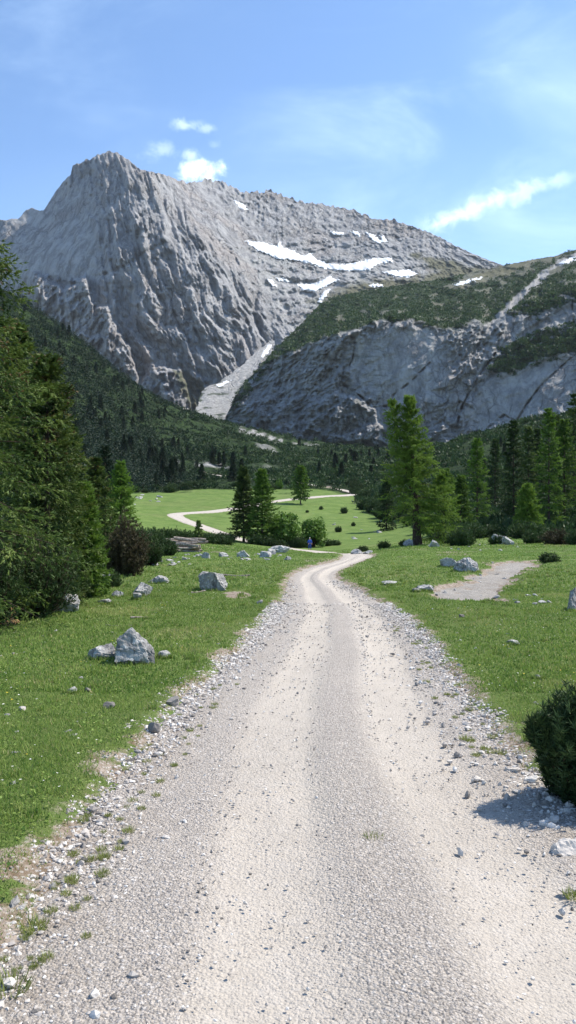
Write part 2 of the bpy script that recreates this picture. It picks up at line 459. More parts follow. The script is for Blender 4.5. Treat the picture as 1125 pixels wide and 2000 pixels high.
# road edges (depth, left x, right x) then a centre line
RE = np.array([(-3, -1.6, 2.35), (0.5, -1.5, 2.25), (2.4, -1.26, 2.02), (3.6, -1.22, 1.90), (4.7, -1.22, 1.80), (5.7, -1.17, 1.77), (8, -1.06, 1.86),
 (10.2, -.76, 2.0), (12.6, -.55, 2.16), (16.4, -.22, 2.18), (20, -.10, 2.02), (22.5, -.04, 1.84), (26, .04, 1.64), (29, .34, 1.86), (32.2, .82, 2.42), (38.6, 2.4, 3.76), (44.3, 3.15, 4.9), (50, 3.5, 5.1)])
RC = [(57, 4.7), (66, 5.2), (80, 5.2), (92, 4.7), (101, 4.6), (107, 2.9), (112, 0), (117.5, -3.2), (121, -6.3), (128, -9.5), (138, -13.2), (150, -18), (160, -22.2), (166, -24.2),
      (171, -24.8), (176, -23), (183, -18.5), (195, -12.8), (210, -6.5), (225, 1.1), (240, 12), (248, 20), (254, 22.5), (262, 20), (275, 10.5), (300, -3), (330, -26), (352, -44)]
def catmull(pts, n):
    p = np.array(pts, float); p = np.vstack([2*p[0]-p[1], p, 2*p[-1]-p[-2]])
    out = []
    for i in range(1, len(p)-2):
        t = np.linspace(0, 1, n, endpoint=False)[:, None]
        a, b, c, d = p[i-1], p[i], p[i+1], p[i+2]
        out.append(0.5*((2*b)+(-a+c)*t+(2*a-5*b+4*c-d)*t*t+(-a+3*b-3*c+d)*t**3))
    return np.vstack(out+[p[-2][None]])
_near = catmull([(a, b, c) for a, b, c in RE], 14)
EY, EL, ER = _near[:, 0], _near[:, 1], _near[:, 2]
_cl = catmull([(x, y) for y, x in [(47, 4.0)]+RC], 14)
CLX, CLY = _cl[14:, 0], _cl[14:, 1]   # from y=57 on
CHW = np.interp(CLY, [50, 70, 110, 170, 350], [1.0, 1.25, 1.4, 1.6, 1.5])
HALL = np.concatenate([CLX, np.interp(np.linspace(50, 57, 10), [50, 57], [4.3, 4.7])])
HALY = np.concatenate([CLY, np.linspace(50, 57, 10)])
HALW = np.concatenate([CHW, np.linspace(0.85, 1.05, 10)])
def road_e(x, y):
    """distance outside the road edge (negative on the road)"""
    x = np.atleast_1d(np.asarray(x, float)); y = np.atleast_1d(np.asarray(y, float))
    el = np.interp(y, EY, EL); er = np.interp(y, EY, ER)
    e = np.maximum(el-x, x-er)
    far = (y > 48) & (y < 380) & (np.abs(x) < 80)
    e = np.where(y > 50, 99.0, e)
    idx = np.where(far)[0]
    for i in range(0, len(idx), 20000):
        s = idx[i:i+20000]
        dd = np.hypot(x[s, None]-HALL[None], y[s, None]-HALY[None])-HALW[None]
        e[s] = np.minimum(e[s], dd.min(1))
    j = 0.10*noise(x*1.3, y*1.3, 0, 5)+0.06*noise(x*4.5, y*4.5, 0, 6)
    return e+np.where(y < 60, j*1.3, j*0.6)

def px_plane(u, v):
    d = 2704.0/(v-1025.0)
    return ((u-562.5)/F*d, d)
STREAM = [px_plane(u, v) for u, v in [(818, 1152), (850, 1147), (885, 1143), (925, 1125), (950, 1110), (965, 1099), (1000, 1096), (1056, 1096), (1052, 1105), (1012, 1127), (988, 1146), (965, 1165), (985, 1178), (930, 1176), (870, 1172), (835, 1164)]]
DIRT = [px_plane(u, v) for u, v in [(440, 1162), (470, 1158), (492, 1166), (478, 1174), (448, 1173)]]
def meadow_limit(u):
    return np.interp(u, [-1500, -200, 0, 200, 250, 330, 450, 560, 640, 690, 712, 750, 790, 830, 870, 900, 1125, 2700],
                     [20, 24, 40, 190, 226, 240, 266, 252, 264, 246, 205, 180, 165, 130, 95, 88, 84, 80])

def ground_full(x, y):
    x = np.asarray(x, float).ravel(); y = np.asarray(y, float).ravel()
    z = base_z(x, y)
    e = road_e(x, y)
    u = 562.5+F*x/np.maximum(y, .3)
    out = sstep(0.05, 0.5, e)
    z = z+0.05*sstep(-0.02, 0.22, e)*(y < 400)-0.07*sstep(0.0, -0.25, e)
    far1 = sstep(20, 70, y)
    z = z+out*(0.035*noise(x*0.55, y*0.55, 0, 1)+0.018*noise(x*1.9, y*1.9, 0, 2)+far1*(0.30*noise(x*0.09, y*0.09, 0, 3))*(0.25+0.75*sstep(120, 160, y)))
    sd = polysd(x, y, STREAM)+0.55*fbm(x*0.9, y*0.9, 0, 8, 4)
    z = z-0.16*sstep(0.25, -0.35, sd)*(y < 60)
    lim = meadow_limit(u)+14*fbm(x*0.06, y*0.06, 0, 12, 4)*sstep(60, 200, y)
    scrub = sstep(-4, 6, y-lim)
    amp = sstep(200, 500, y)
    z = z+scrub*(0.35+amp*3.2)*fbm(x*0.045, y*0.045, 0, 21, 5)+scrub*amp*1.0*noise(x*.2, y*.2, 0, 22)
    return z, e, sd, scrub, u
def gz(x, y): return ground_full(x, y)[0]

def build_ground():
    th = np.concatenate([np.linspace(-80, -24, 70, endpoint=False), np.linspace(-24, 24, 560, endpoint=False), np.linspace(24, 80, 71)])
    r = np.concatenate([np.exp(np.linspace(math.log(0.6), math.log(60), 330, endpoint=False)), np.exp(np.linspace(math.log(60), math.log(1190), 330))])
    T, RR = np.meshgrid(np.radians(th), r)
    y = np.where(RR < 1100, RR, RR); 
    X = np.tan(np.clip(T, -1.4, 1.4))*RR; Y = RR
    X = np.where(np.abs(T) > R(45), np.sign(T)*RR*(1+(np.abs(T)-R(45))*3.0), X)
    x = X.ravel(); y = Y.ravel()
    z, e, sd, scrub, u = ground_full(x, y)
    dirt = np.maximum(sstep(0.50, 0.04, e)*(0.45+0.55*sstep(-0.2, 0.3, fbm(x*1.1, y*1.1, 0, 33, 3))), sstep(0.2, -0.1, sd)*(y < 60))
    dsd = polysd(x, y, DIRT)+0.3*noise(x*1.5, y*1.5, 0, 9)
    dirt = np.maximum(dirt, sstep(0.15, -0.2, dsd)*(y < 40))
    # trodden bare spots along the back edge of the meadow
    bare = sstep(0.35, 0.6, fbm(x*0.35, y*0.35, 3, 44, 4)+0.25*sstep(30, 55, y)*sstep(110, 60, y))
    dirt = np.maximum(dirt, 0.55*bare*sstep(22, 40, y)*sstep(140, 80, y))
    # pale scree showing through the scrub
    n = fbm(x*0.02, y*0.012, 0, 51, 5)
    rock = sstep(0.62, 0.75, n)*sstep(300, 420, y)*0.6*sstep(380, 480, u)
    spots = [((470, 838), (548, 862)), ((318, 897), (350, 903)), ((385, 906), (430, 910)), ((430, 912), (470, 916))]
    v = 1000-(z-EYE)/np.maximum(y, .3)*F
    for a, b in spots:
        ds = segdist(u, v, [a, b])+7*noise(u*0.08, v*0.16, 0, 77)
        rock = np.maximum(rock, sstep(5, 1, ds)*(y > 250))
    me = mesh_np('ground', np.stack([x, y, z], -1), grid_faces(len(r), len(th)), {'scrub': scrub, 'dirt': dirt, 'rock': rock, 'near_tone': sstep(45, 22, y)*sstep(-0.1, 0.1, e)})
    tag(link('ground', me, M['ground']), kind='structure')
build_ground()

def build_road():
    # rows of left / right edge points
    L = []; Rr = []
    yy = np.concatenate([np.arange(0.3, 6, 0.05), np.arange(6, 14, 0.08), np.arange(14, 50, 0.2)])
    for y in yy:
        L.append((np.interp(y, EY, EL), y)); Rr.append((np.interp(y, EY, ER), y))
    t = np.gradient(np.stack([CLX, CLY], -1), axis=0); t /= np.linalg.norm(t, axis=1)[:, None]
    nrm = np.stack([-t[:, 1], t[:, 0]], -1)
    for i in range(len(CLX)):
        c = np.array([CLX[i], CLY[i]])
        L.append(c+nrm[i]*CHW[i]); Rr.append(c-nrm[i]*CHW[i])
    L = np.array(L); Rr = np.array(Rr); n = len(L)
    w = np.linalg.norm(Rr-L, axis=1)
    s = np.linspace(-0.13, 1.13, 61)
    X = L[:, None, 0]+(Rr-L)[:, None, 0]*s[None]; Y = L[:, None, 1]+(Rr-L)[:, None, 1]*s[None]
    x = X.ravel(); y = Y.ravel(); S = np.tile(s, n)
    wob = 0.02*noise(x*0.7, y*0.35, 0, 61)
    def band(c, hw, soft): soft = soft*1.35; return sstep(hw+soft, hw, np.abs(S+wob-c))
    tl = band(0.37, 0.055, 0.07); trk = band(0.745, 0.06, 0.075)
    track = np.maximum(tl, trk)*(0.72+0.28*sstep(-0.5, 0.4, fbm(x*1.1, y*0.5, 0, 62, 4)))
    track = np.maximum(track, 0.55*sstep(25, 60, y))
    sh = np.maximum(sstep(0.20, 0.0, S), sstep(0.86, 1.0, S))
    z = base_z(x, y)-0.025*track*(y < 40)+0.018*band(0.56, 0.04, 0.12)+0.012*noise(x*2.3, y*2.3, 0, 63)*(1-track)
    z = z+0.005*noise(x*9, y*9, 0, 64)
    eo = np.maximum(-S, S-1)
    z = z-0.35*np.maximum(0, eo)+np.where(y > 60, 0.05, 0.0)
    me = mesh_np('road', np.stack([x, y, z], -1), grid_faces(n, len(s)), {'track': track, 'shoulder': sh})
    tag(link('road', me, M['road']), kind='structure')
build_road()

def build_stream():
    px = np.array(STREAM)
    x0, y0 = px.min(0)-0.8; x1, y1 = px.max(0)+0.8
    nx, ny = 110, 160
    X, Y = np.meshgrid(np.linspace(x0, x1, nx), np.linspace(y0, y1, ny)); x = X.ravel(); y = Y.ravel()
    sd = polysd(x, y, STREAM)+0.55*fbm(x*0.9, y*0.9, 0, 8, 4)
    z = base_z(x, y)-0.075+0.05*fbm(x*2, y*2, 0, 71, 4)-0.10*sstep(0.05, 0.35, sd)-0.2*sstep(0.3, 0.8, sd)
    me = mesh_np('stream_bed', np.stack([x, y, z], -1), grid_faces(ny, nx), {'track': 0.25*sstep(0.1, 0.5, fbm(x*.6, y*.6, 0, 72, 3)), 'shoulder': sstep(-1.0, 0.0, sd)})
    tag(link('stream_bed', me, M['stream']), kind='structure')
build_stream()
# ------------------------------------------------------------------ mountains
MB = TPS([(-300, 480, 2600), (-300, 820, 2450), (0, 620, 2440), (100, 660, 2260), (200, 720, 2040), (300, 770, 1960), (400, 765, 1930), (480, 720, 1990), (520, 690, 2080), (600, 620, 2240),
 (0, 500, 2480), (100, 500, 2340), (200, 500, 2180), (300, 520, 2120), (400, 560, 2110), (470, 600, 2150), (530, 600, 2290),
 (60, 420, 2600), (140, 340, 2590), (215, 300, 2560), (150, 420, 2420), (215, 390, 2340), (300, 400, 2320), (300, 345, 2450), (400, 450, 2370), (470, 500, 2420),
 (400, 356, 2900), (480, 470, 2600), (550, 480, 2680), (550, 385, 3100), (600, 560, 2470), (650, 520, 2640), (700, 480, 2830), (700, 415, 3150), (800, 540, 2600),
 (800, 445, 3050), (900, 540, 2700), (900, 490, 2950), (1000, 560, 2750), (1000, 525, 2850), (1300, 600, 2900), (100, 840, 2140), (400, 840, 1860), (700, 640, 2150), (1000, 640, 2400), (1450, 640, 2700)])
SIL = [(-400, 470), (-250, 455), (-120, 425), (-40, 436), (0, 430), (35, 428), (50, 412), (62, 407), (85, 412), (92, 400), (110, 372), (128, 350), (138, 342), (142, 324), (160, 316), (175, 310), (190, 303), (206, 299), (217, 295), (228, 298), (240, 305),
 (256, 315), (272, 331), (292, 335), (310, 338), (350, 352), (385, 357), (405, 347), (430, 354), (460, 367), (486, 375), (494, 371), (502, 372), (508, 378), (515, 372), (530, 370), (542, 378), (560, 384), (590, 393), (640, 400),
 (690, 408), (715, 420), (735, 428), (762, 427), (785, 436), (810, 444), (850, 458), (870, 470), (890, 480), (940, 503), (985, 520), (1050, 545), (1200, 575), (1450, 590)]
SPUR = [(30, 560), (55, 545), (66, 530), (76, 527), (88, 540), (100, 545), (112, 541), (124, 560), (140, 548), (156, 540), (168, 534), (176, 572), (184, 600), (200, 590), (208, 592), (222, 622), (236, 652), (250, 660), (262, 705), (272, 735), (285, 724), (300, 714), (330, 716), (352, 718), (364, 745), (374, 790), (380, 830)]

def depth_mountain(u, v):
    d = MB(u, v)
    sx = [a for a, b in SIL]; sy = [b for a, b in SIL]
    top = np.interp(u, sx, sy)
    hh = v-top
    wx = 14*noise(u*0.012, v*0.012, 0, 201)
    wy = 14*noise(u*0.012, v*0.012, 5, 202)
    plate = sstep(-30, 60, u-(395+0.62*(v-400)))           # the high plateau right of the wall
    wall = 1-plate
    lean = np.interp(u, [0, 150, 300, 450, 600], [-0.15, 0.1, 0.42, 0.55, 0.6])
    ac = u-lean*(v-500)+wx+0.5*wy
    shade = sstep(215, 150, u-0.1*(v-400))*sstep(340, 380, v)*sstep(600, 520, v)     # smooth left face
    rib = ridged(ac/34, v/210+0.3*wy/14, 0, 211, 4)
    rib2 = ridged(ac/13, v/60, 0, 212, 3)
    rib3 = ridged(ac/6.5, v/24, 0, 213, 2)
    rib0 = ridged(ac/19+0.4*wx/14, v/120, 0, 210, 4, 2.2, 0.6)
    pm = 0.45+0.85*sstep(-0.35, 0.45, fbm(u/55, v/75, 0, 218, 3))
    sharp = lambda r: np.clip(r+0.25, 0, 2)**1.8
    def saw(x, w):
        f = x-np.floor(x)
        return np.where(f < 1-w, f/(1-w), (1-f)/w)
    ph = 0.8*fbm(u/70, v/190, 0, 219, 3)
    s1 = saw(ac/31+ph+0.14*fbm(u/12, v/50, 0, 204, 3), 0.16); s2 = saw(ac/13-1.3*ph+0.20*fbm(u/8, v/36, 0, 205, 3), 0.22); s3 = saw((v+0.55*u)/58+0.8*noise(u/50, v/50, 0, 206), 0.12)
    def terr(x, n):
        y = x*n; f = y-np.floor(y)
        return (np.floor(y)+0.25*f+0.75*sstep(0.78, 1.0, f))/n
    pm2 = sstep(-0.30, 0.35, fbm(u/38, v/60, 4, 220, 3))
    d = d-wall*(1-0.80*shade)*(24*s1*pm+17*s2*pm2+6*s3*pm2+34*terr(fbm(ac/40, v/150, 0, 207, 3)+0.5, 5)+16*terr(fbm((ac+.3*v)/17, (v-.3*u)/55, 0, 208, 3), 4)+8*sharp(rib)+6*sharp(rib2)*pm+7.0*rib3)
    # diagonal ledges that break the ribs
    led = noise((v-0.45*u+wy*1.5)/26, u/140, 0, 214)+0.5*noise((v+0.30*u)/11, u/60, 0, 215)
    d = d-wall*(1-0.7*shade)*7*sstep(0.0, 0.35, led)
    d = d+9*fbm(u/40, v/40, 0, 216, 4)+7*ridged(ac/10+0.5*wy/14, (v-0.4*u)/15, 0, 217, 4, 2.1, 0.6)*(1-0.75*shade*wall)
    # plateau: fluted crest above, slabs below
    crest = sstep(85, 25, hh)
    pr = ridged((u+0.25*v+wx)/17, v/48, 0, 221, 4)
    ps = fbm((u-1.2*v)/40, (v+0.3*u)/16, 0, 222, 5)
    blk = ridged((u+wx*1.6)/26, (v+wy*1.6)/22, 0, 225, 5, 2.1, 0.62)
    d = d-plate*(crest*(12*pr+24*blk)+(1-crest)*(26*ps+9*blk+6*ridged(u/15, v/10, 0, 223, 3)))
    d = d-plate*(5*ridged((u+wx)/9, (v+wy)/9, 0, 224, 3))*sstep(560, 500, v)
    # rocky spur in front of the foot of the wall
    vs = np.interp(u, [a for a, b in SPUR], [b for a, b in SPUR])
    k = (v-vs+11*fbm(u/16, v/16, 0, 231, 4))
    m = sstep(50, 62, u)*sstep(386, 350, u+8*noise(v/14, u/14, 0, 235))
    d = d-m*110*sstep(-2, 16, k)-m*sstep(0, 10, k)*(22*ridged((u+0.5*v)/16, v/30, 0, 232, 3)+8*ridged(u/7, v/11, 0, 233, 2))
    # chimneys and cracks
    for pts, w, a in (([(500, 575), (497, 610), (510, 650), (526, 672)], 5, 30), ([(275, 420), (268, 470), (300, 560), (325, 600), (322, 650)], 4, 20), ([(330, 470), (240, 520), (190, 540)], 4, 14), ([(152, 380), (160, 350), (175, 340)], 5, 18)):
        d = d+a*np.exp(-(segdist(u+wx*.3, v+wy*.3, pts)/w)**2)
    return d

def build_mountain():
    us = np.arange(-400, 1450, 2.0); rows = 270
    sx = [a for a, b in SIL]; sy = [b for a, b in SIL]
    top = np.interp(us, sx, sy)
    jag = 4.5*noise(us/9, 0*us, 0, 241)+2.5*noise(us/3.6, 0*us, 0, 242)
    jag = jag+3.5-6.5*np.clip(ridged(us/21, 0*us, 0, 243, 3), 0, 1.2)
    jag = jag*np.interp(us, [0, 60, 120, 300, 400, 560, 800, 900, 1000], [.4, .7, .6, .6, 1.2, 1.2, .7, .4, .2])-1
    top = top+jag
    bot = np.interp(us, [-400, 560, 700, 900, 1450], [860, 850, 680, 640, 680])
    t = np.linspace(0, 1, rows)**1.0
    U = np.tile(us, (rows, 1)); V = top[None]+(bot-top)[None]*t[:, None]
    D = depth_mountain(U, V)
    # soften the edge where the crest turns over
    pts = P(U, V, D)
    backs = []
    for k, (dd, dz) in enumerate([(900, -900), (420, -330), (150, -70), (45, -12)]):
        b = pts[0].copy(); b[:, 1] += dd; b[:, 2] += dz; backs.append(b)
    allp = np.concatenate([np.array(backs), pts]); nr = rows+4
    def pad(a): return np.concatenate([np.tile(a[:1], (4, 1)), a])
    sc = np.zeros_like(U); tu = np.zeros_like(U); gr = np.zeros_like(U)
    nz = fbm(U/22, V/14, 0, 251, 5)
    # scree and thin turf on the lower plateau
    pl = sstep(-20, 40, U-(395+0.62*(V-400)))
    low = pl*sstep(470, 520, V-0.06*(U-600))
    sc = np.maximum(sc, low*sstep(-0.1, 0.35, nz+0.15)*0.9)
    tsd = polysd(U, V, [(800, 496), (850, 505), (930, 525), (1010, 532), (1010, 580), (640, 580), (700, 553), (800, 545), (860, 530)])+9*nz
    tu = np.maximum(tu, sstep(10, -6, tsd)*0.9)
    tsd = polysd(U, V, [(600, 590), (700, 548), (820, 548), (700, 600)])+9*nz
    tu = np.maximum(tu, sstep(8, -4, tsd)*0.6)
    tsd = polysd(U, V, [(338, 722), (362, 728), (398, 748), (400, 790), (380, 815), (352, 755)])+6*nz
    tu = np.maximum(tu, sstep(6, -3, tsd)*0.75); gr = np.maximum(gr, sstep(5, -3, tsd)*0.55*sstep(-0.1, 0.3, nz))
    gr = np.maximum(gr, sstep(0.35, 0.6, nz)*sstep(640, 720, V)*sstep(360, 420, U)*sstep(480, 430, U)*0.4)
    # bushes on the spur foot
    gr = np.maximum(gr, sstep(90, 20, U)*sstep(570, 620, V+10*nz))
    vs = np.interp(U, [a for a, b in SPUR], [b for a, b in SPUR])
    me = mesh_np('mountain', allp.reshape(-1, 3), grid_faces(nr, len(us)), {'scree': pad(sc), 'turf': pad(tu), 'scrub': pad(gr)})
    tag(link('mountain', me, M['mountain']), kind='structure')
build_mountain()

MC = TPS([(440, 800, 1120), (455, 790, 1080), (520, 815, 1020), (600, 850, 980), (700, 875, 950), (800, 885, 930), (900, 875, 900), (1000, 860, 880), (1125, 830, 850), (1450, 820, 800),
 (500, 735, 1120), (540, 700, 1090), (600, 670, 1040), (680, 645, 1000), (730, 625, 990), (800, 620, 988), (870, 640, 985), (930, 620, 1000), (1000, 600, 1000), (1125, 560, 995), (1450, 520, 990),
 (700, 750, 972), (850, 750, 947), (1000, 720, 932), (600, 760, 1012), (540, 760, 1058), (1125, 690, 920), (1450, 700, 940)])
DTOP = ([440, 455, 530, 575, 625, 700, 860, 985, 1125, 1500], [1130, 1150, 1180, 1280, 1400, 1500, 1580, 1600, 1520, 1420])
CSIL = [(440, 815), (452, 792), (458, 776), (468, 762), (480, 745), (492, 734), (510, 713), (530, 690), (552, 667), (575, 646), (600, 620), (625, 594), (650, 580), (700, 570), (760, 560), (860, 545), (930, 530), (985, 518), (1050, 505), (1085, 500), (1100, 494), (1125, 488), (1300, 455), (1500, 430)]
CEDGE = [(440, 800), (470, 760), (500, 722), (530, 700), (560, 690), (600, 672), (640, 655), (680, 648), (730, 628), (760, 622), (800, 622), (850, 636), (885, 640), (930, 624), (960, 634), (1000, 605), (1060, 585), (1125, 560), (1500, 500)]
GULLY = [(1130, 498), (1090, 516), (1060, 540), (1030, 565), (1005, 590), (985, 610), (960, 632), (940, 655), (925, 690)]

def cliff_fields(u, v):
    edge = np.interp(u, [a for a, b in CEDGE], [b for a, b in CEDGE])
    nz = fbm(u/26, v/14, 0, 301, 5)
    nf = fbm(u/9, v/6, 0, 302, 3)
    gd = segdist(u, v, GULLY)*1.35+5*nf+7*nz
    above = sstep(10, -6, v-edge+10*nz)
    scrub = above.copy()
    for poly in ([(955, 722), (975, 690), (1010, 668), (1070, 650), (1140, 625), (1500, 560), (1500, 620), (1130, 690), (1060, 700), (1000, 728)],
                 [(1005, 612), (1030, 580), (1100, 545), (1500, 470), (1500, 530), (1110, 590), (1050, 615)]):
        scrub = np.maximum(scrub, sstep(6, -5, polysd(u, v, poly)+11*nf+10*nz))
    gap = sstep(0.42, 0.62, nz+0.16*sstep(580, 530, v)+0.25*sstep(900, 1050, u)*sstep(560, 520, v))*0.8
    turf = above*gap*0.9
    scrub = scrub*(1-gap*0.9)*sstep(5, 11, gd)
    turf = turf*sstep(2, 8, gd)
    bare = sstep(9, -4, polysd(u, v, [(880, 560), (905, 545), (950, 528), (1000, 517), (1040, 508), (1000, 535), (950, 545), (900, 562)])+6*nf)
    turf = np.maximum(turf, bare*0.9); scrub = scrub*(1-bare)
    scree = sstep(8, 1, gd+6*nf)*0.7
    scree = np.maximum(scree, sstep(18, 0, polysd(u, v, [(860, 668), (900, 640), (940, 632), (975, 600), (985, 620), (945, 670), (920, 690)])+14*nf)*0.7)
    scree = np.maximum(scree, sstep(10, -4, polysd(u, v, [(850, 825), (885, 815), (900, 840), (870, 862), (840, 860)])+8*nf)*0.7)
    lit_lump = sstep(775, 690, u+0.35*(v-760))*(1-above)*sstep(0.0, 0.35, fbm((u+.5*v)/11, (v-.3*u)/17, 0, 304, 4))
    scree = np.maximum(scree, 0.55*lit_lump)  # sunlit look of the lumps painted pale through the scree mask
    sl = sstep(10, 0, np.abs(v-edge-8))*sstep(520, 560, u)*0.25
    ledge = sstep(0.25, 0.5, fbm(u/60, v/7, 2, 303, 4))*sstep(1010, 940, u)*sstep(640, 690, v)*sstep(560, 620, u)*sstep(780, 720, u)
    scrub = np.maximum(scrub, 0.35*ledge)
    # left flank carries bushes part of the way down
    scrub = np.maximum(scrub, sstep(600, 520, u)*sstep(50, 5, v-edge)*sstep(-0.05, 0.25, nz)*0.9)
    return scrub, turf, scree, above, edge

def depth_cliff(u, v):
    scrub, turf, scree, above, edge = cliff_fields(u, v)
    ej = edge-10*fbm(u/26, v*0+3.0, 0, 301, 4)
    top = np.interp(u, [a for a, b in CSIL], [b for a, b in CSIL])
    d = MC(u, np.maximum(v, ej))
    slab = 1-0.74*np.maximum(sstep(22, -22, polysd(u, v, [(690, 665), (780, 640), (860, 655), (880, 700), (830, 770), (760, 780), (700, 765), (680, 720)])), sstep(20, -20, polysd(u, v, [(955, 735), (1130, 690), (1130, 800), (1000, 830), (910, 815)])))
    k = np.clip((ej-v)/np.maximum(ej-top, 6), 0, 1.2)
    d = d+(np.interp(u, *DTOP)-d)*np.where(k > 0, k**0.9, 0)
    rock = (1-above)*slab
    wx = 14*noise(u*0.014, v*0.014, 0, 311); wy = 14*noise(u*0.014, v*0.014, 4, 312)
    rough = np.maximum(sstep(775, 690, u+0.35*(v-760))*0.9, 0)
    rough = np.maximum(rough, 0.9*sstep(60, 10, segdist(u, v, [(890, 660), (950, 640), (925, 690)])))
    rough = np.maximum(rough, 0.9*sstep(45, 10, segdist(u, v, [(860, 840), (880, 850)])))
    r1 = ridged((u+0.45*v+wx)/38, (v-0.3*u+wy)/60, 0, 321, 4)
    r2 = ridged((u+0.7*v+wx)/13, (v-.3*u)/20, 0, 322, 4)
    d = d-rock*((0.30+0.8*rough)*10*r1+(0.2+1.1*rough)*6*r2+3.2*ridged((u+.4*v)/8, v/10, 0, 327, 4, 2.1, 0.6)*(.45+rough))
    sw = lambda x, w: np.where(x-np.floor(x) < 1-w, (x-np.floor(x))/(1-w), (1-(x-np.floor(x)))/w)
    phs = fbm(u/50, v/50, 0, 328, 3)
    d = d-rock*(7*sw((u+0.75*v)/44+0.9*phs, 0.1)+3.5*sw((u-0.35*v)/17+1.2*phs+.3*noise(u/9, v/20, 0, 329), 0.18)+3.5*sw((v+0.4*u)/24+1.1*phs, 0.15))*sstep(-.4, .3, fbm(u/30, v/40, 0, 330, 3))
    d = d-rock*4.5*ridged((u-0.2*v+wx)/8, v/45, 0, 323, 3)*(0.35+0.4*rough)
    d = d-rock*6*sstep(0.0, 0.25, noise((v+0.55*u+wy)/28, u/150, 0, 324))
    d = d+rock*3*fbm(u/30, v/30, 0, 325, 4)
    # bulging buttress on the left and slabs split by long cracks
    for pts, w, a in (([(840, 708), (800, 745), (768, 772)], 3.5, 14), ([(968, 690), (935, 735), (905, 790), (885, 835)], 4.0, 18), ([(1125, 690), (1060, 750), (1025, 790), (1005, 825)], 3.5, 14),
                      ([(693, 660), (688, 700), (672, 745)], 4, 14), ([(672, 720), (668, 750), (700, 770), (725, 795), (770, 792)], 5, 16), ([(860, 820), (885, 838), (905, 790)], 6, 14), ([(1120, 560), (1118, 640)], 4, 14),
                      ([(900, 845), (940, 842), (985, 810), (1005, 822)], 4.5, 14), ([(630, 740), (640, 700)], 3, 8), ([(540, 720), (560, 770)], 3.5, 9), ([(470, 770), (500, 790), (560, 800)], 3, 7)):
        d = d+(1-above)*1.0*a*np.exp(-(segdist(u+wx*.35, v+wy*.35, pts)/(0.36*w))**2)*np.clip(0.55+1.3*fbm(u/16, v/16, 0, 326, 3), 0, 1.3)
    d = d-rock*22*sstep(3, -14, polysd(u, v, [(600, 775), (660, 765), (700, 775), (740, 800), (760, 870), (640, 870), (590, 830)])+6*noise(u/12, v/12, 0, 331))
    # mounds of scrub and the sunken gully on top
    d = d-above*(26*fbm(u/46, v/15, 0, 341, 4)+9*noise(u/9, v/4.5, 0, 342)*scrub)
    d = d+10*np.exp(-(segdist(u, v, GULLY)/6)**2)
    return d

def build_cliff():
    us = np.arange(440, 1500, 2.0); rows = 240
    top = np.interp(us, [a for a, b in CSIL], [b for a, b in CSIL])+1.6*noise(us/7, 0*us, 0, 351)+1.2*noise(us/3, 0*us, 0, 352)
    bot = np.interp(us, [440, 460, 560, 700, 1125, 1500], [818, 830, 880, 905, 905, 900])
    t = np.linspace(0, 1, rows)
    U = np.tile(us, (rows, 1)); V = top[None]+(bot-top)[None]*t[:, None]
    D = depth_cliff(U, V)
    pts = P(U, V, D)
    backs = []
    for dd, dz in [(420, -260), (160, -60), (40, -9)]:
        b = pts[0].copy(); b[:, 1] += dd; b[:, 0] += 0.25*dd; b[:, 2] += dz; backs.append(b)
    allp = np.concatenate([np.array(backs), pts])
    scrub, turf, scree, above, edge = cliff_fields(U, V)
    def pad(a): return np.concatenate([np.tile(a[:1], (3, 1)), a])
    me = mesh_np('rock_cliff', allp.reshape(-1, 3), grid_faces(rows+3, len(us)), {'scree': pad(scree), 'turf': pad(turf), 'scrub': pad(scrub)})
    tag(link('rock_cliff', me, M['cliff']), kind='structure')
build_cliff()

SCREE_L = [(665, 528), (680, 514), (700, 488), (722, 468), (745, 430), (758, 402), (790, 388), (810, 384), (850, 380), (900, 380)]
SCREE_R = [(665, 534), (680, 526), (700, 508), (722, 494), (745, 474), (770, 458), (790, 462), (805, 500), (825, 545), (860, 620), (900, 700)]
def depth_scree(u, v):
    return np.interp(v, [660, 690, 720, 750, 790, 830, 900], [2050, 1900, 1740, 1600, 1400, 1150, 900])+12*noise(u/30, v/18, 0, 401)+4*noise(u/9, v/7, 0, 402)
def build_scree():
    vs = np.arange(665, 900, 1.5); nc = 60
    l = np.interp(vs, [a for a, b in SCREE_L], [b for a, b in SCREE_L])-3+9*fbm(vs/13, 0*vs, 0, 403, 4)
    r = np.interp(vs, [a for a, b in SCREE_R], [b for a, b in SCREE_R])+6+5*fbm(vs/11, 0*vs, 0, 406, 4)
    s = np.linspace(0, 1, nc)
    U = l[:, None]+(r-l)[:, None]*s[None]; V = np.tile(vs[:, None], (1, nc))
    D = depth_scree(U, V)
    n = fbm(U/20, V/9, 0, 404, 4)
    eg = np.minimum(s, 1-s)[None]*2+0*V
    g = sstep(0.2, 0.5, n+0.5*sstep(790, 845, V)-0.1+0.55*sstep(0.30, 0.0, eg))*0.85*sstep(715, 775, V)
    me = mesh_np('scree_slope', P(U, V, D).reshape(-1, 3), grid_faces(len(vs), nc), {'scree': np.ones_like(U)*0.85, 'turf': 0*U, 'scrub': g})
    tag(link('scree_slope', me, M['mountain']), kind='structure')
build_scree()

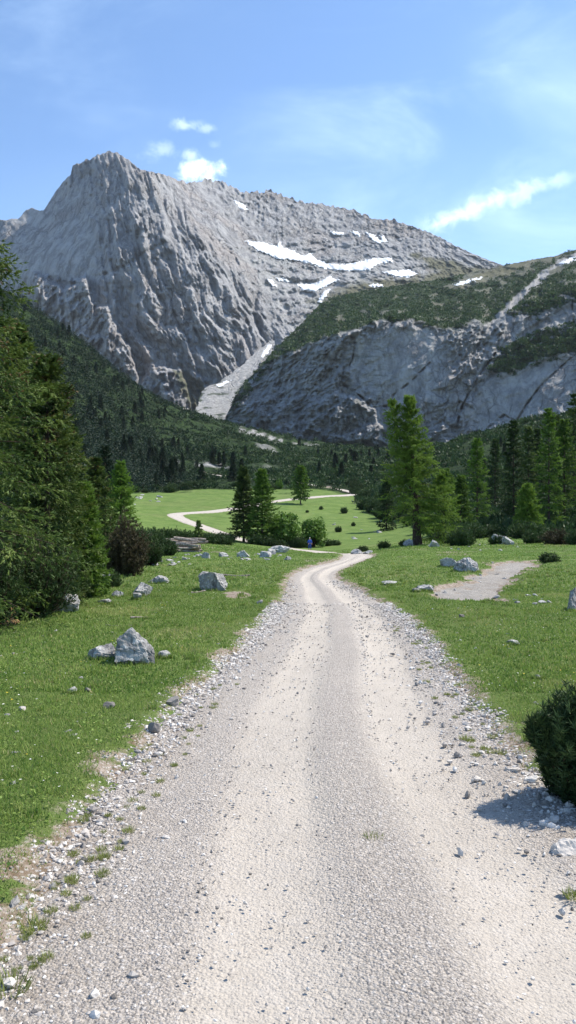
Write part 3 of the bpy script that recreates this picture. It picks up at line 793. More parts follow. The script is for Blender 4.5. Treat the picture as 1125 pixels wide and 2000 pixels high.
# ------------------------------------------------------------------ snow
SNOW = [
 ('broad white snow field curving across the high rock plateau', depth_mountain, [(478, 470), (500, 472), (520, 475), (542, 481), (546, 471), (554, 485), (575, 490), (590, 500), (609, 496), (615, 505), (640, 515), (670, 517), (700, 512), (730, 504), (765, 504), (768, 511), (738, 515), (722, 528), (690, 529), (660, 529), (630, 523), (600, 513), (570, 508), (545, 506), (520, 496), (500, 488)]),
 ('white snow patch with a ragged tail below the big snow field', depth_mountain, [(580, 556), (610, 555), (632, 546), (645, 537), (650, 544), (662, 547), (640, 558), (612, 570), (592, 567)]),
 ('flat white snow patch right of the big snow field', depth_mountain, [(748, 531), (775, 528), (800, 528), (816, 535), (800, 541), (770, 540)]),
 ('small snow patch high on the plateau under the right crest, largest of the upper row', depth_mountain, [(714, 454), (730, 459), (747, 472), (740, 476), (726, 468)]),
 ('tiny upright snow spot beside the upper row of snow patches', depth_mountain, [(741, 460), (751, 462), (756, 473), (748, 473)]),
 ('thin snow streak in the upper row, between two other streaks', depth_mountain, [(680, 451), (700, 453), (705, 463), (694, 458)]),
 ('leftmost thin snow streak of the upper row', depth_mountain, [(646, 452), (672, 454), (668, 460), (650, 458)]),
 ('small snow patch just under the jagged crest', depth_mountain, [(456, 390), (474, 397), (484, 409), (470, 408)]),
 ('small snow strip on the lip of the big wall', depth_mountain, [(522, 545), (532, 548), (542, 560), (531, 558)]),
 ('little snow strip right of the lip of the big wall', depth_mountain, [(538, 543), (560, 545), (565, 551), (545, 549)]),
 ('narrow snow tongue running into the gully behind the right cliff', depth_mountain, [(620, 590), (630, 572), (645, 562), (638, 578), (626, 592)]),
 ('small snow fleck above the green shoulder of the right cliff', depth_mountain, [(722, 557), (740, 554), (748, 559), (730, 561)]),
 ('narrow snow patch lying on the scrubby top of the right cliff', depth_cliff, [(884, 556), (908, 547), (942, 541), (926, 550), (900, 557)]),
 ('snow scrap in the gully at the far right skyline', depth_cliff, [(1088, 516), (1112, 505), (1135, 498), (1135, 504), (1108, 514)]),
 ('snow remnant at the narrow head of the scree gully', depth_scree, [(510, 697), (516, 684), (524, 674), (530, 674), (524, 688), (514, 698)]),
 ('long thin snow band along the foot of the right cliff', depth_scree, [(456, 786), (470, 788), (486, 797), (505, 806), (532, 820), (530, 824), (505, 813), (480, 803)]),
 ('snow strip beside the scree where it leaves the big wall', depth_scree, [(424, 752), (440, 745), (452, 742), (440, 750), (426, 756)]),
]
def build_snow():
    for label, fn, poly in SNOW:
        p = np.array(poly); pad = 3; st = 1.0
        us = np.arange(p[:, 0].min()-pad, p[:, 0].max()+pad, st); vs = np.arange(p[:, 1].min()-pad, p[:, 1].max()+pad, st)
        U, V = np.meshgrid(us, vs)
        sd = polysd(U, V, poly)+2.6*fbm(U/6, V/4, 0, 501, 3)
        # smooth the ground under the snow
        off = -14.0 if fn is depth_mountain else (-6.0 if fn is depth_cliff else -3.0)
        D = fn(U, V)
        k = np.ones(9)/9
        if min(D.shape) > 4:
            sm = np.apply_along_axis(lambda a: np.convolve(np.pad(a, 4, mode='edge'), k, 'valid'), 1, D)
            sm = np.apply_along_axis(lambda a: np.convolve(np.pad(a, 4, mode='edge'), k, 'valid'), 0, sm)
            D = 0.8*sm+0.2*D
        D = D+off*sstep(1.5, -2.0, sd)+4*sstep(0, 2, sd)
        pts = P(U, V, D)
        nr, nc = U.shape
        f = grid_faces(nr, nc)
        keep = (sd.ravel()[f].max(1) < 1.2)
        f = f[keep]
        if len(f) == 0: print('no snow', label); continue
        used = np.unique(f); rm = -np.ones(nr*nc, int); rm[used] = np.arange(len(used))
        base = pts.reshape(-1, 3)[used]; org = base.mean(0)
        me = mesh_np('snow_patch', base-org, rm[f])
        tag(link('snow_patch', me, M['snow'], loc=org), label, 'snow patch', 'snow patches on the mountain')
build_snow()
# ------------------------------------------------------------------ vegetation makers
def unit(a): return a/np.maximum(np.linalg.norm(a, axis=-1, keepdims=True), 1e-9)

def needles(rng, base, dirn, ln, w, spread, n):
    """n thin triangles around each base point, leaning along dirn; returns (N*n,3,3)"""
    N = len(base)
    b = np.repeat(base, n, 0); d = np.repeat(unit(dirn), n, 0)
    l = np.repeat(np.broadcast_to(ln, (N,)), n)*rng.uniform(0.65, 1.25, N*n)
    rnd = unit(rng.normal(size=(N*n, 3)))
    t = unit(d*(1-spread)+rnd*spread)
    side = unit(np.cross(t, unit(rng.normal(size=(N*n, 3)))))
    ww = np.repeat(np.broadcast_to(w, (N,)), n)[:, None]
    off = rng.uniform(-0.35, 0.35, (N*n, 1))*l[:, None]*d
    return np.stack([b+off-side*ww, b+off+side*ww, b+off+t*l[:, None]], 1)

def tube_np(pts, rad, sides=5):
    pts = np.asarray(pts, float); n = len(pts)
    t = np.gradient(pts, axis=0); t = unit(t)
    ref = np.where(np.abs(t[:, 2:3]) > 0.9, np.array([[1., 0, 0]]), np.array([[0, 0, 1.]]))
    a = unit(np.cross(t, ref)); b = np.cross(t, a)
    ang = np.linspace(0, 2*np.pi, sides, endpoint=False)
    rad = np.broadcast_to(rad, (n,))
    ring = pts[:, None]+rad[:, None, None]*(np.cos(ang)[None, :, None]*a[:, None]+np.sin(ang)[None, :, None]*b[:, None])
    v = ring.reshape(-1, 3); f = []
    for i in range(n-1):
        for k in range(sides):
            k2 = (k+1) % sides
            f.append((i*sides+k, i*sides+k2, (i+1)*sides+k2, (i+1)*sides+k))
    return v, np.array(f)

def tubes_many(starts, mids, ends, r0):
    """three sided twigs for many branches at once: 3 rings each"""
    N = len(starts)
    pts = np.stack([starts, mids, ends], 1)
    ang = np.array([0, 2.094, 4.189])
    d = unit(ends-starts); up = np.array([0, 0, 1.0])
    a = unit(np.cross(d, up+1e-3)); b = np.cross(d, a)
    rr = np.stack([r0, r0*0.6, r0*0.12], 1)
    ring = pts[:, :, None]+rr[:, :, None, None]*(np.cos(ang)[None, None, :, None]*a[:, None, None]+np.sin(ang)[None, None, :, None]*b[:, None, None])
    v = ring.reshape(-1, 3)
    f = []
    for i in range(2):
        for k in range(3):
            k2 = (k+1) % 3
            f.append([i*3+k, i*3+k2, (i+1)*3+k2, (i+1)*3+k])
    f = np.array(f)[None]+(np.arange(N)*9)[:, None, None]
    return v, f.reshape(-1, 4)

def join(parts):
    V = []; Fc = []; o = 0
    for v, f in parts:
        V.append(v); Fc.append(f+o); o += len(v)
    return np.concatenate(V), np.concatenate(Fc)

def conifer_geo(seed, H, Rad, h0=0.1, whorls=26, nb=6, tw=9, needle=0.10, nw=0.012, nper=7, droop=0.35, a0=(-5, 35), upl=0.25, irr=0.25, profile=0.85, twig=0.30, cones=0.0, lean=(0, 0), base_off=(0, 0), hang=0.25, spread=0.45, gaps=0.0, tintlo=0.0, tinthi=0.75):
    rng = np.random.default_rng(seed)
    hb = []
    t = np.linspace(0, 1, whorls)**0.92
    H0 = h0*H
    hw = H0+(H*0.985-H0)*t
    step = np.gradient(hw)
    hb = np.repeat(hw, nb)+rng.normal(0, 0.22, whorls*nb)*np.repeat(step, nb)
    hb = np.clip(hb, H0*0.9, H*0.99)
    az = np.tile(np.arange(nb)/nb*2*np.pi, whorls)+np.repeat(rng.uniform(0, 6.28, whorls), nb)+rng.normal(0, 0.25, whorls*nb)
    tt = (hb-H0)/(H-H0); tt = np.clip(tt, 0, 1)
    # clumpy outline: slow noise around the crown
    cl = 1+irr*1.3*noise(np.cos(az)*1.4+seed, np.sin(az)*1.4, hb/H*6.0, seed)
    L = Rad*((1-tt)**profile)*(0.72+0.28*np.minimum(1, tt*6+0.25))*cl*rng.uniform(1-irr, 1+irr*0.5, len(hb))+0.03*Rad+0.012*H
    if gaps > 0:
        keep = noise(np.cos(az)*2.2, np.sin(az)*2.2+seed, hb/H*9.0, seed+5) > -0.55+gaps
        hb, az, tt, L = hb[keep], az[keep], tt[keep], L[keep]
    ang = np.radians(a0[0]+(a0[1]-a0[0])*tt+rng.normal(0, 6, len(hb)))
    ca, sa = np.cos(az), np.sin(az)
    def bpt(s):
        rad = L[:, None]*s
        z = hb[:, None]+L[:, None]*(s*np.tan(ang)[:, None]-droop*s*s+upl*s**3)
        lx = lean[0]*(hb/H)[:, None]**1.2+base_off[0]; ly = lean[1]*(hb/H)[:, None]**1.2+base_off[1]
        return np.stack([ca[:, None]*rad+lx, sa[:, None]*rad+ly, z], -1)
    n = len(hb)
    s = (np.arange(tw)[None]+rng.uniform(0, 1, (n, tw)))/tw
    s = 0.12+0.88*s**0.85
    s = np.clip(s, 0, 1.0)
    pb = bpt(s); pf = bpt(np.minimum(s+0.02, 1.02)); bd = unit(pf-pb)
    side = np.stack([-sa, ca, 0*ca], -1)[:, None]*np.where(rng.random((n, tw, 1)) < 0.5, 1.0, -1.0)
    fw = rng.uniform(0.35, 0.9, (n, tw, 1))
    hv = np.where(rng.random((n, tw, 1)) < hang, -rng.uniform(0.4, 1.1, (n, tw, 1)), rng.uniform(-0.15, 0.25, (n, tw, 1)))
    td = unit(bd*fw+side*rng.uniform(0.3, 1.0, (n, tw, 1))+np.array([0, 0, 1.0])*hv)
    tl = twig*(0.5+0.7*rng.random((n, tw)))*np.clip(L[:, None]/Rad*1.3+0.25, 0.3, 1.1)
    q = 3
    base = []; dirs = []
    for k in range(q):
        base.append(pb+td*(tl*(0.15+0.75*k/(q-1)))[..., None]); dirs.append(td)
    base = np.stack(base, 2).reshape(-1, 3); dirs = np.stack(dirs, 2).reshape(-1, 3)
    tri = needles(rng, base, dirs, needle, nw, spread, nper)
    # lit tips and dark inner parts put into the tint, varied clumps
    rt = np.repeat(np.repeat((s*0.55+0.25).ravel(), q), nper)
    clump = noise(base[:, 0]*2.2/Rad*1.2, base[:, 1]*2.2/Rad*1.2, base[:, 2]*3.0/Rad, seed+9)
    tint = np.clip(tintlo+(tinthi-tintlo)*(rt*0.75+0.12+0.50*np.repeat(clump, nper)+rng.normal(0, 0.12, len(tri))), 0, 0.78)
    if cones > 0:
        m = np.repeat((noise(base[:, 0]*3, base[:, 1]*3, base[:, 2]*3, seed+11) > 0.35) & (base[:, 2] > H*0.55), nper) & (rng.random(len(tri)) < cones)
        tint[m] = 1.0
    # leader
    lp = np.array([[lean[0]+base_off[0], lean[1]+base_off[1], H*(0.93+0.02*i)] for i in range(4)])
    lt = needles(rng, lp, np.tile([[0, 0, 1.0]], (4, 1)), needle*1.1, nw, 0.55, 16)
    tri = np.concatenate([tri, lt]); tint = np.concatenate([tint, np.full(len(lt), 0.5)])
    p0 = bpt(np.zeros((n, 1)))[:, 0]; p1 = bpt(np.full((n, 1), .5))[:, 0]; p2 = bpt(np.full((n, 1), .92))[:, 0]
    wood = tubes_many(p0, p1, p2, np.clip(L*0.010, 0.004, 0.05))
    return tri, tint, wood

def trunk_geo(H, r, lean=(0, 0), seed=0, sides=9, base_off=(0, 0), z0=-0.3, r_top=0.012, flare=1.5):
    t = np.linspace(0, 1, 12)
    z = z0+(H*0.98-z0)*t
    x = base_off[0]+lean[0]*np.clip(z/H, 0, 1)**1.2; y = base_off[1]+lean[1]*np.clip(z/H, 0, 1)**1.2
    rr = r*(1-t)**0.9+r_top; rr = rr*(1+(flare-1)*np.exp(-np.maximum(z, 0)/(r*2.5)))
    return tube_np(np.stack([x, y, z], -1), rr, sides)

def tri_mesh(name, tri, tint):
    return mesh_np(name, tri.reshape(-1, 3), np.arange(len(tri)*3).reshape(-1, 3), {'tint': np.repeat(tint, 3)}, smooth=False)

def make_conifer(name, label, cat, mat, loc, seed, H, Rad, trunk_r=None, group=None, rz=0.0, bark='bark', **kw):
    root = empty(name, loc, rz); tag(root, label, cat, group)
    tri, tint, wood = conifer_geo(seed, H, Rad, **kw)
    tr = trunk_geo(H, trunk_r or H*0.014, lean=kw.get('lean', (0, 0)), seed=seed)
    v, f = join([tr, wood])
    link('trunk', mesh_np('trunk', v, f), M[bark], root)
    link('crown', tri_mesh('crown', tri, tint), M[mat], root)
    return root

def dwarf_pine_geo(seed, rx, ry, h, stems=120, tufts=10, needle=0.07, nw=0.008, nper=12, s0=0.35, lift=1.0):
    rng = np.random.default_rng(seed)
    az = rng.uniform(0, 2*np.pi, stems); rr = np.sqrt(rng.uniform(0.0, 1, stems))
    hmax = h*np.sqrt(np.clip(1-rr**2*0.80, 0.05, 1))*rng.uniform(0.60, 1.12, stems)*(1+0.22*noise(np.cos(az)*rr*2.5+seed, np.sin(az)*rr*2.5, 0, seed))
    rj = rng.uniform(0.78, 1.2, stems); ex, ey = np.cos(az)*rr*rx*rj, np.sin(az)*rr*ry*rj
    bx, by = ex*0.25, ey*0.25
    def pt(s):
        k = s**0.75
        return np.stack([bx[:, None]+(ex-bx)[:, None]*k, by[:, None]+(ey-by)[:, None]*k, hmax[:, None]*(0.25*s+0.75*s**(1.7*lift))], -1)
    s = s0+(1-s0)*(np.arange(tufts)[None]+rng.uniform(0, 1, (stems, tufts)))/tufts
    p = pt(s); d = unit(pt(np.minimum(s+0.03, 1.03))-p)
    jit = rng.normal(0, 1, p.shape)*np.array([rx, ry, h])*0.075
    p = p+jit
    d = unit(d+np.array([0, 0, 0.5])+0.35*rng.normal(size=d.shape))
    tri = needles(rng, p.reshape(-1, 3), d.reshape(-1, 3), needle, nw, 0.5, nper)
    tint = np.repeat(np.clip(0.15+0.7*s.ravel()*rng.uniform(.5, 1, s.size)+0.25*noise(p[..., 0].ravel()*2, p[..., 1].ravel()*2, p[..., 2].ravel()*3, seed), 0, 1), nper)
    z = np.zeros((stems, 1))
    wood = tubes_many(pt(z+0.0)[:, 0]-np.array([0, 0, 0.05]), pt(z+0.5)[:, 0], pt(z+0.97)[:, 0], np.full(stems, 0.012*h+0.004))
    return tri, np.clip(tint+rng.normal(0, 0.08, len(tint)), 0, 1), wood

def make_dwarf_pine(name, label, cat, mat, loc, seed, rx, ry, h, group=None, rz=0.0, **kw):
    root = empty(name, loc, rz); tag(root, label, cat, group)
    tri, tint, wood = dwarf_pine_geo(seed, rx, ry, h, **kw)
    link('stems', mesh_np('stems', *wood), M['bark'], root)
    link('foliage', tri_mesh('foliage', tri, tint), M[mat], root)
    return root

def leafy_geo(seed, rx, ry, h, clumps=70, leaves=60, size=0.09):
    rng = np.random.default_rng(seed)
    d = unit(rng.normal(size=(clumps, 3))); d[:, 2] = np.abs(d[:, 2])*1.0
    r = rng.uniform(0.35, 1.0, (clumps, 1))**0.6
    c = d*r*np.array([rx, ry, h*0.55])*(1+0.22*noise(d[:, 0]*2+seed, d[:, 1]*2, d[:, 2]*2, seed))[:, None]+np.array([0, 0, h*0.40])
    low = rng.random(clumps) < 0.25
    c[low, 2] = h*rng.uniform(0.08, 0.4, low.sum())
    cr = rng.uniform(0.10, 0.20, clumps)*h
    b = np.repeat(c, leaves, 0)+unit(rng.normal(size=(clumps*leaves, 3)))*(np.repeat(cr, leaves)*rng.random(clumps*leaves)**0.4)[:, None]
    n = len(b)
    a = unit(rng.normal(size=(n, 3))); e = unit(np.cross(a, rng.normal(size=(n, 3))))
    s = (size*rng.uniform(0.6, 1.3, n))[:, None]
    q = np.stack([b-a*s, b+e*s*0.55, b+a*s, b-e*s*0.55], 1)
    tint = np.clip(np.repeat(rng.uniform(0.2, 0.8, clumps), leaves)+rng.normal(0, 0.15, n), 0, 1)
    st = c*0.0+np.array([0, 0, -0.1])+rng.normal(0, 0.08*rx, c.shape)*np.array([1, 1, 0])
    wood = tubes_many(st, (st+c)/2+np.array([0, 0, 0.05*h]), c, np.full(clumps, 0.010*h))
    me = mesh_np('foliage', q.reshape(-1, 3), np.arange(n*4).reshape(-1, 4), {'tint': np.repeat(tint, 4)}, smooth=False)
    return me, wood
def make_leafy(name, label, cat, loc, seed, rx, ry, h, group=None, mat='leaf', **kw):
    root = empty(name, loc); tag(root, label, cat, group)
    me, wood = leafy_geo(seed, rx, ry, h, **kw)
    link('stems', mesh_np('stems', *wood), M['bark'], root)
    link('foliage', me, M[mat], root)
    return root

def at(u, d, dz=0.0):
    x = (u-562.5)/F*d
    return (float(x), float(d), float(gz(np.array([x]), np.array([d]))[0])+dz)
def top_h(vtop, d, loc): return EYE-(vtop-1000)/F*d-loc[2]

# ------------------------------------------------------------------ near left group
NEAR = dict(whorls=24, nb=7, tw=22, needle=0.075, nw=0.010, nper=8, spread=0.36)
l = at(-62, 13.0); make_conifer('spruce_tree', 'tallest spruce at the left edge with drooping branches and brown cones, cut by the frame', 'tree', 'spruce', l, 11, top_h(408, 13, l), 1.80, cones=0.5, droop=0.5, a0=(-8, 30), upl=0.3, irr=0.35, twig=0.36, hang=0.5, profile=0.62, h0=0.05, **NEAR)
l = at(92, 16.0); make_conifer('spruce_tree', 'pointed spruce with brown cones at its tip, right of the tallest spruce at the left', 'tree', 'spruce', l, 12, top_h(700, 16, l), 0.98, cones=0.5, droop=0.35, a0=(-4, 40), upl=0.25, irr=0.3, twig=0.30, hang=0.35, profile=0.7, h0=0.04, **NEAR)
l = at(35, 18.5); make_conifer('spruce_tree', 'full spruce filling the gap behind the two front spruces at the left', 'tree', 'spruce', l, 13, top_h(640, 18.5, l), 1.25, droop=0.4, irr=0.3, twig=0.32, h0=0.04, **NEAR)
MID = dict(whorls=20, nb=7, tw=14, needle=0.10, nw=0.013, nper=8, spread=0.4)
l = at(163, 19.0); make_conifer('young_spruce', 'fresh green young spruce in front of the spruce group, beside the brown shrub', 'tree', 'larch', l, 14, top_h(950, 19, l), 0.55, droop=0.25, a0=(0, 40), irr=0.22, twig=0.22, h0=0.02, tintlo=-.2, tinthi=.6, **MID)
l = at(140, 27.0); make_conifer('spruce_tree', 'dark slender spruce between the cone-tipped spruce and the bright larch', 'tree', 'spruce', l, 15, top_h(838, 27, l), 1.0, droop=0.35, irr=0.25, h0=0.04, **MID)
l = at(187, 31.0); make_conifer('spruce_tree', 'spruce with a brownish tip standing just left of the bright larch', 'tree', 'spruce', l, 16, top_h(897, 31, l), 0.85, cones=0.4, droop=0.35, irr=0.3, h0=0.04, **MID)
l = at(236, 37.0); make_conifer('larch_tree', 'bright green pointed larch at the right end of the left tree group', 'tree', 'larch', l, 17, top_h(905, 37, l), 0.98, droop=0.25, a0=(0, 45), irr=0.3, h0=0.05, gaps=0.15, tintlo=-.25, tinthi=.6, **MID)
l = at(205, 50.0); make_conifer('spruce_tree', 'dark spruce at the back of the left tree group, behind the bright larch', 'tree', 'dark_spruce', l, 18, top_h(872, 50, l), 1.4, irr=0.25, h0=0.03, **MID)
l = at(115, 42.0); make_conifer('spruce_tree', 'shaded spruce hidden deep in the left tree group', 'tree', 'dark_spruce', l, 19, top_h(800, 42, l), 1.9, irr=0.25, h0=0.03, **MID)
l = at(45, 14.6); make_dwarf_pine('dwarf_pine', 'large dark dwarf pine with bare stems at its foot, in front of the left spruces', 'shrub', 'pine', l, 21, 1.05, 0.9, 1.62, stems=340, tufts=12, needle=0.075, nw=0.008, nper=13, s0=0.42)
l = at(-60, 13.2); make_dwarf_pine('dwarf_pine', 'dark dwarf pine at the very left edge, half outside the frame', 'shrub', 'pine', l, 22, 0.9, 0.8, 1.5, stems=240, tufts=12, needle=0.075, nw=0.008, nper=13, s0=0.42)
l = at(140, 18.5); make_dwarf_pine('dwarf_pine', 'low dark dwarf pine under the young fresh green spruce', 'shrub', 'pine', l, 23, 0.55, 0.5, 0.6, stems=110, tufts=9, nper=12)
l = at(246, 26.5); make_dwarf_pine('dwarf_pine', 'rounded brownish dwarf pine right of the fresh green young spruce', 'shrub', 'brown_pine', l, 24, 0.80, 0.8, 1.95, stems=260, tufts=12, needle=0.10, nw=0.012, nper=12, s0=0.25)
l = at(285, 33.0); make_dwarf_pine('dwarf_pine', 'green dwarf pine peeping out behind the brown one', 'shrub', 'pine', l, 25, 0.75, 0.7, 1.5, stems=140, tufts=10, needle=0.11, nw=0.015, nper=10)
l = at(218, 21.5); make_dwarf_pine('dwarf_pine', 'knee-high dark shrub among the pale rocks left of the road', 'shrub', 'pine', l, 26, 0.32, 0.3, 0.42, stems=70, tufts=8, nper=10)
l = at(322, 44.0); make_dwarf_pine('dwarf_pine', 'round dark green shrub in front of the log pile', 'shrub', 'pine', l, 27, 0.72, 0.6, 1.05, stems=140, tufts=10, needle=0.11, nw=0.015, nper=10)
# near right shrub, backlit
def near_shrub():
    l = at(1152, 5.0); root = empty('juniper_shrub', l); tag(root, 'dense blackish shrub at the right road edge casting a shadow on the gravel', 'shrub')
    T = []; N = []; W = []
    for i, (ox, oy, oz, rx, h, st) in enumerate(((0.02, 0.0, 0.0, 0.30, 0.72, 190), (0.10, 0.0, 0.1, 0.14, 0.78, 60), (-0.20, -0.02, 0.26, 0.20, 0.30, 90), (-0.30, 0.02, 0.34, 0.11, 0.20, 36),
            (-0.10, 0.05, 0.36, 0.16, 0.32, 60), (0.30, 0.1, 0.0, 0.26, 0.78, 150), (-0.12, 0.12, 0.0, 0.16, 0.44, 60), (-0.10, -0.06, 0.0, 0.12, 0.22, 30), (0.12, -0.16, 0.0, 0.18, 0.40, 70))):
        tri, tint, (v, f) = dwarf_pine_geo(280+i, rx, rx, h, stems=st, tufts=13, needle=0.062, nw=0.0055, nper=12, s0=0.12, lift=0.75)
        o = np.array([ox, oy, oz]); T.append(tri+o); N.append(tint); W.append((v+o, f))
    link('stems', mesh_np('stems', *join(W)), M['bark'], root)
    link('foliage', tri_mesh('foliage', np.concatenate(T), np.concatenate(N)), M['black_shrub'], root)
near_shrub()
# ------------------------------------------------------------------ the big larch by the road
def big_larch():
    l = at(815, 66.0); H = top_h(776, 66, l); s = 66/F
    root = empty('larch_tree', l); tag(root, 'big bright green larch with forked double tip and thick bare trunk beyond the road', 'tree')
    kw = dict(needle=0.15, nw=0.024, nper=9, twig=0.55, droop=0.30, irr=0.42, hang=0.42, spread=0.45, tinthi=0.95)
    t1, n1, w1 = conifer_geo(31, H, 3.0, h0=0.20, whorls=21, nb=6, tw=20, a0=(-10, 42), lean=(-16*s, 0.1), profile=1.0, gaps=0.18, **kw)
    t2, n2, w2 = conifer_geo(32, H*0.975, 1.7, h0=0.42, whorls=18, nb=5, tw=15, a0=(-2, 45), lean=(-50*s, 0.2), profile=0.85, gaps=0.30, **kw)
    t3, n3, w3 = conifer_geo(33, H*0.72, 3.5, h0=0.30, whorls=8, nb=7, tw=17, a0=(-14, 5), lean=(-6*s, 0), profile=0.45, gaps=0.32, **kw)
    # hanging lower skirt on the right
    t4, n4, w4 = conifer_geo(34, H*0.46, 2.1, h0=0.12, whorls=11, nb=6, tw=14, a0=(-6, 25), lean=(6*s, 0), base_off=(40*s, -0.3), profile=0.6, gaps=0.1, **kw)
    tr1 = trunk_geo(H, 0.33, lean=(-18*s, 0.1), flare=1.5, sides=12)
    fz = np.linspace(0.3, 1, 9)
    fork = tube_np(np.stack([-(3+44*((fz-.3)/.7)**0.8)*s, 0.2*fz, fz*H*0.97], -1), 0.16*(1-fz)+0.03, 8)
    v, f = join([tr1, fork, w1, w2, w3, w4])
    link('trunk', mesh_np('trunk', v, f), M['bark'], root)
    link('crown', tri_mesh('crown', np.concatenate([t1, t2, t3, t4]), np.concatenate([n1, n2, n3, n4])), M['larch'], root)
big_larch()
# ------------------------------------------------------------------ trees standing in the middle distance
FAR = dict(whorls=26, nb=6, tw=8, nper=7, needle=0.26, nw=0.045, twig=0.5)
def con(name, label, mat, u, d, vtop, rad, seed, group=None, **kw):
    l = at(u, d); k = dict(FAR); k.update(kw)
    return make_conifer(name, label, 'tree', mat, l, seed, top_h(vtop, d, l), rad, group=group, trunk_r=kw.get('trunk_r', 0.16) if 'trunk_r' not in k else k.pop('trunk_r'), **k)
con('spruce_tree', 'dark spruce left in the pair of conifers by the round leafy bushes', 'spruce', 476, 118, 912, 2.3, 41, irr=0.3, tintlo=-.1, tinthi=.6, whorls=30, nb=7, tw=10)
con('larch_tree', 'grey green conifer right in the pair beside the round leafy bushes', 'larch', 512, 116, 918, 2.7, 42, irr=0.3, tintlo=-.3, tinthi=.45, whorls=30, nb=7, tw=10)
l = at(556, 117); make_leafy('leafy_bush', 'broad bright green leafy bush next to the pair of conifers', 'bush', l, 43, 2.6, 2.2, 5.0, clumps=120, leaves=50, size=0.21)
l = at(610, 119); make_leafy('leafy_bush', 'round leafy bush just behind the walker in blue', 'bush', l, 44, 2.0, 1.8, 4.6, clumps=95, leaves=50, size=0.20)
con('larch_tree', 'lone broad conifer on the upper meadow casting a shadow to its left', 'larch', 587, 211, 911, 2.7, 45, h0=0.18, irr=0.3, profile=0.55, needle=0.34, nw=0.07, tintlo=-0.3, tinthi=0.5)
RIGHT = [('larch_tree', 'thin pale green larch between the big larch and the right tree group', 'larch', 932, 118, 858, 2.0, 0.35, -.25, .55),
 ('spruce_tree', 'dark spruce at the left front of the right tree group', 'spruce', 1003, 112, 824, 2.1, 0.05, -.15, .45),
 ('spruce_tree', 'slim dark spruce close behind the left front spruce of the right group', 'spruce', 1032, 124, 836, 1.9, 0.1, -.1, .6),
 ('larch_tree', 'tall bright green larch in the middle of the right tree group', 'larch', 1072, 100, 800, 2.15, 0.15, -.2, .55),
 ('spruce_tree', 'dark slender spruce left of the tall bright larch', 'spruce', 1049, 132, 838, 1.9, 0.1, -.2, .45),
 ('larch_tree', 'second larch right of the tall bright one, nearly as tall', 'larch', 1102, 108, 822, 2.1, 0.15, -.3, .5),
 ('spruce_tree', 'tallest dark spruce at the right edge of the photo', 'spruce', 1121, 118, 772, 2.3, 0.1, 0, .7),
 ('larch_tree', 'larch cut by the right edge of the photo', 'larch', 1150, 104, 800, 2.4, 0.15, -.3, .5),
 ('spruce_tree', 'half hidden spruce behind the two right larches', 'spruce', 1088, 140, 812, 2.2, 0.1, -.2, .45),
 ('larch_tree', 'feathery young larch with bright foliage in front of the right group', 'larch', 1030, 88, 948, 1.75, 0.2, 0, .75),
 ('larch_tree', 'low feathery larch just right of the thick larch trunk', 'larch', 868, 92, 918, 2.1, 0.3, -.35, .5),
 ('larch_tree', 'small soft green larch among the dark scrub left of the right group', 'larch', 900, 104, 930, 1.8, 0.3, -.35, .45),
 ('spruce_tree', 'small dark spruce low behind the big larch, left of its trunk', 'spruce', 755, 150, 935, 2.0, 0.1, -.2, .4),
 ('spruce_tree', 'dark spruce top peeping over the right scrub slope', 'spruce', 967, 150, 858, 1.9, 0.1, -.2, .4)]
for i, (nm, lab, mt, u, d, vt, rd, gp, lo, hi) in enumerate(RIGHT):
    con(nm, lab, mt, u, d, vt, rd, 60+i, gaps=gp, irr=0.35, tintlo=lo, tinthi=hi, profile=0.7, h0=0.04)
# ------------------------------------------------------------------ shrubs as single plants
SHRUB = {}
def shrub_proto(i):
    if i not in SHRUB:
        SHRUB[i] = (dwarf_pine_geo(80+i, 1.0, 0.9, 1.0, stems=110, tufts=9, needle=0.16, nw=0.024, nper=9, s0=0.2))
    return SHRUB[i]
SH_ME = {}
def put_shrub(label, u, d, w_px, h_px, i=0, mat='pine', group=None, name='dwarf_pine'):
    key = (i % 4, mat)
    if key not in SH_ME:
        tri, tint, wood = shrub_proto(i % 4)
        SH_ME[key] = (tri_mesh('foliage', tri, tint), mesh_np('stems', *wood))
    l = at(u, d, -0.05)
    root = empty(name, l, (i*1.7) % 6.28); tag(root, label, 'shrub', group)
    fo, st = SH_ME[key]
    w = w_px*d/F/2; h = h_px*d/F*0.85
    a = link('foliage', fo, M[mat], root); b = link('stems', st, M['bark'], root)
    root.scale = (w, w, h)
    return root
G = 'dark dwarf pines in the strip between the log pile and the far path'
for i, (u, d, w, h) in enumerate([(282, 74, 40, 30), (303, 77, 40, 30), (322, 80, 38, 28), (341, 84, 36, 27), (358, 87, 36, 26), (377, 90, 38, 24), (396, 92, 36, 22), (412, 95, 36, 22), (405, 84, 40, 24), (425, 86, 40, 24), (443, 90, 30, 20), (268, 66, 40, 34)]):
    put_shrub('dark dwarf pine in the strip running from the left trees towards the far path', u, d, w, h, i, group=G)
l = at(388, 84); make_conifer('young_spruce', 'tiny spruce sticking up out of the dwarf pine strip', 'tree', 'spruce', l, 91, 2.3, 0.5, whorls=10, nb=5, tw=5, needle=0.16, nw=0.03, nper=6, twig=.25)
G = 'dark shrubs at the foot of the pair of conifers'
for i, (u, d, w, h) in enumerate([(432, 112, 30, 20), (447, 115, 26, 18), (500, 113, 36, 24), (524, 113, 34, 22), (545, 113, 30, 18), (580, 116, 40, 26), (638, 121, 30, 16), (655, 122, 24, 13)]):
    put_shrub('low dark shrub at the foot of the pair of conifers and the round leafy bushes', u, d, w, h, i+2, group=G)
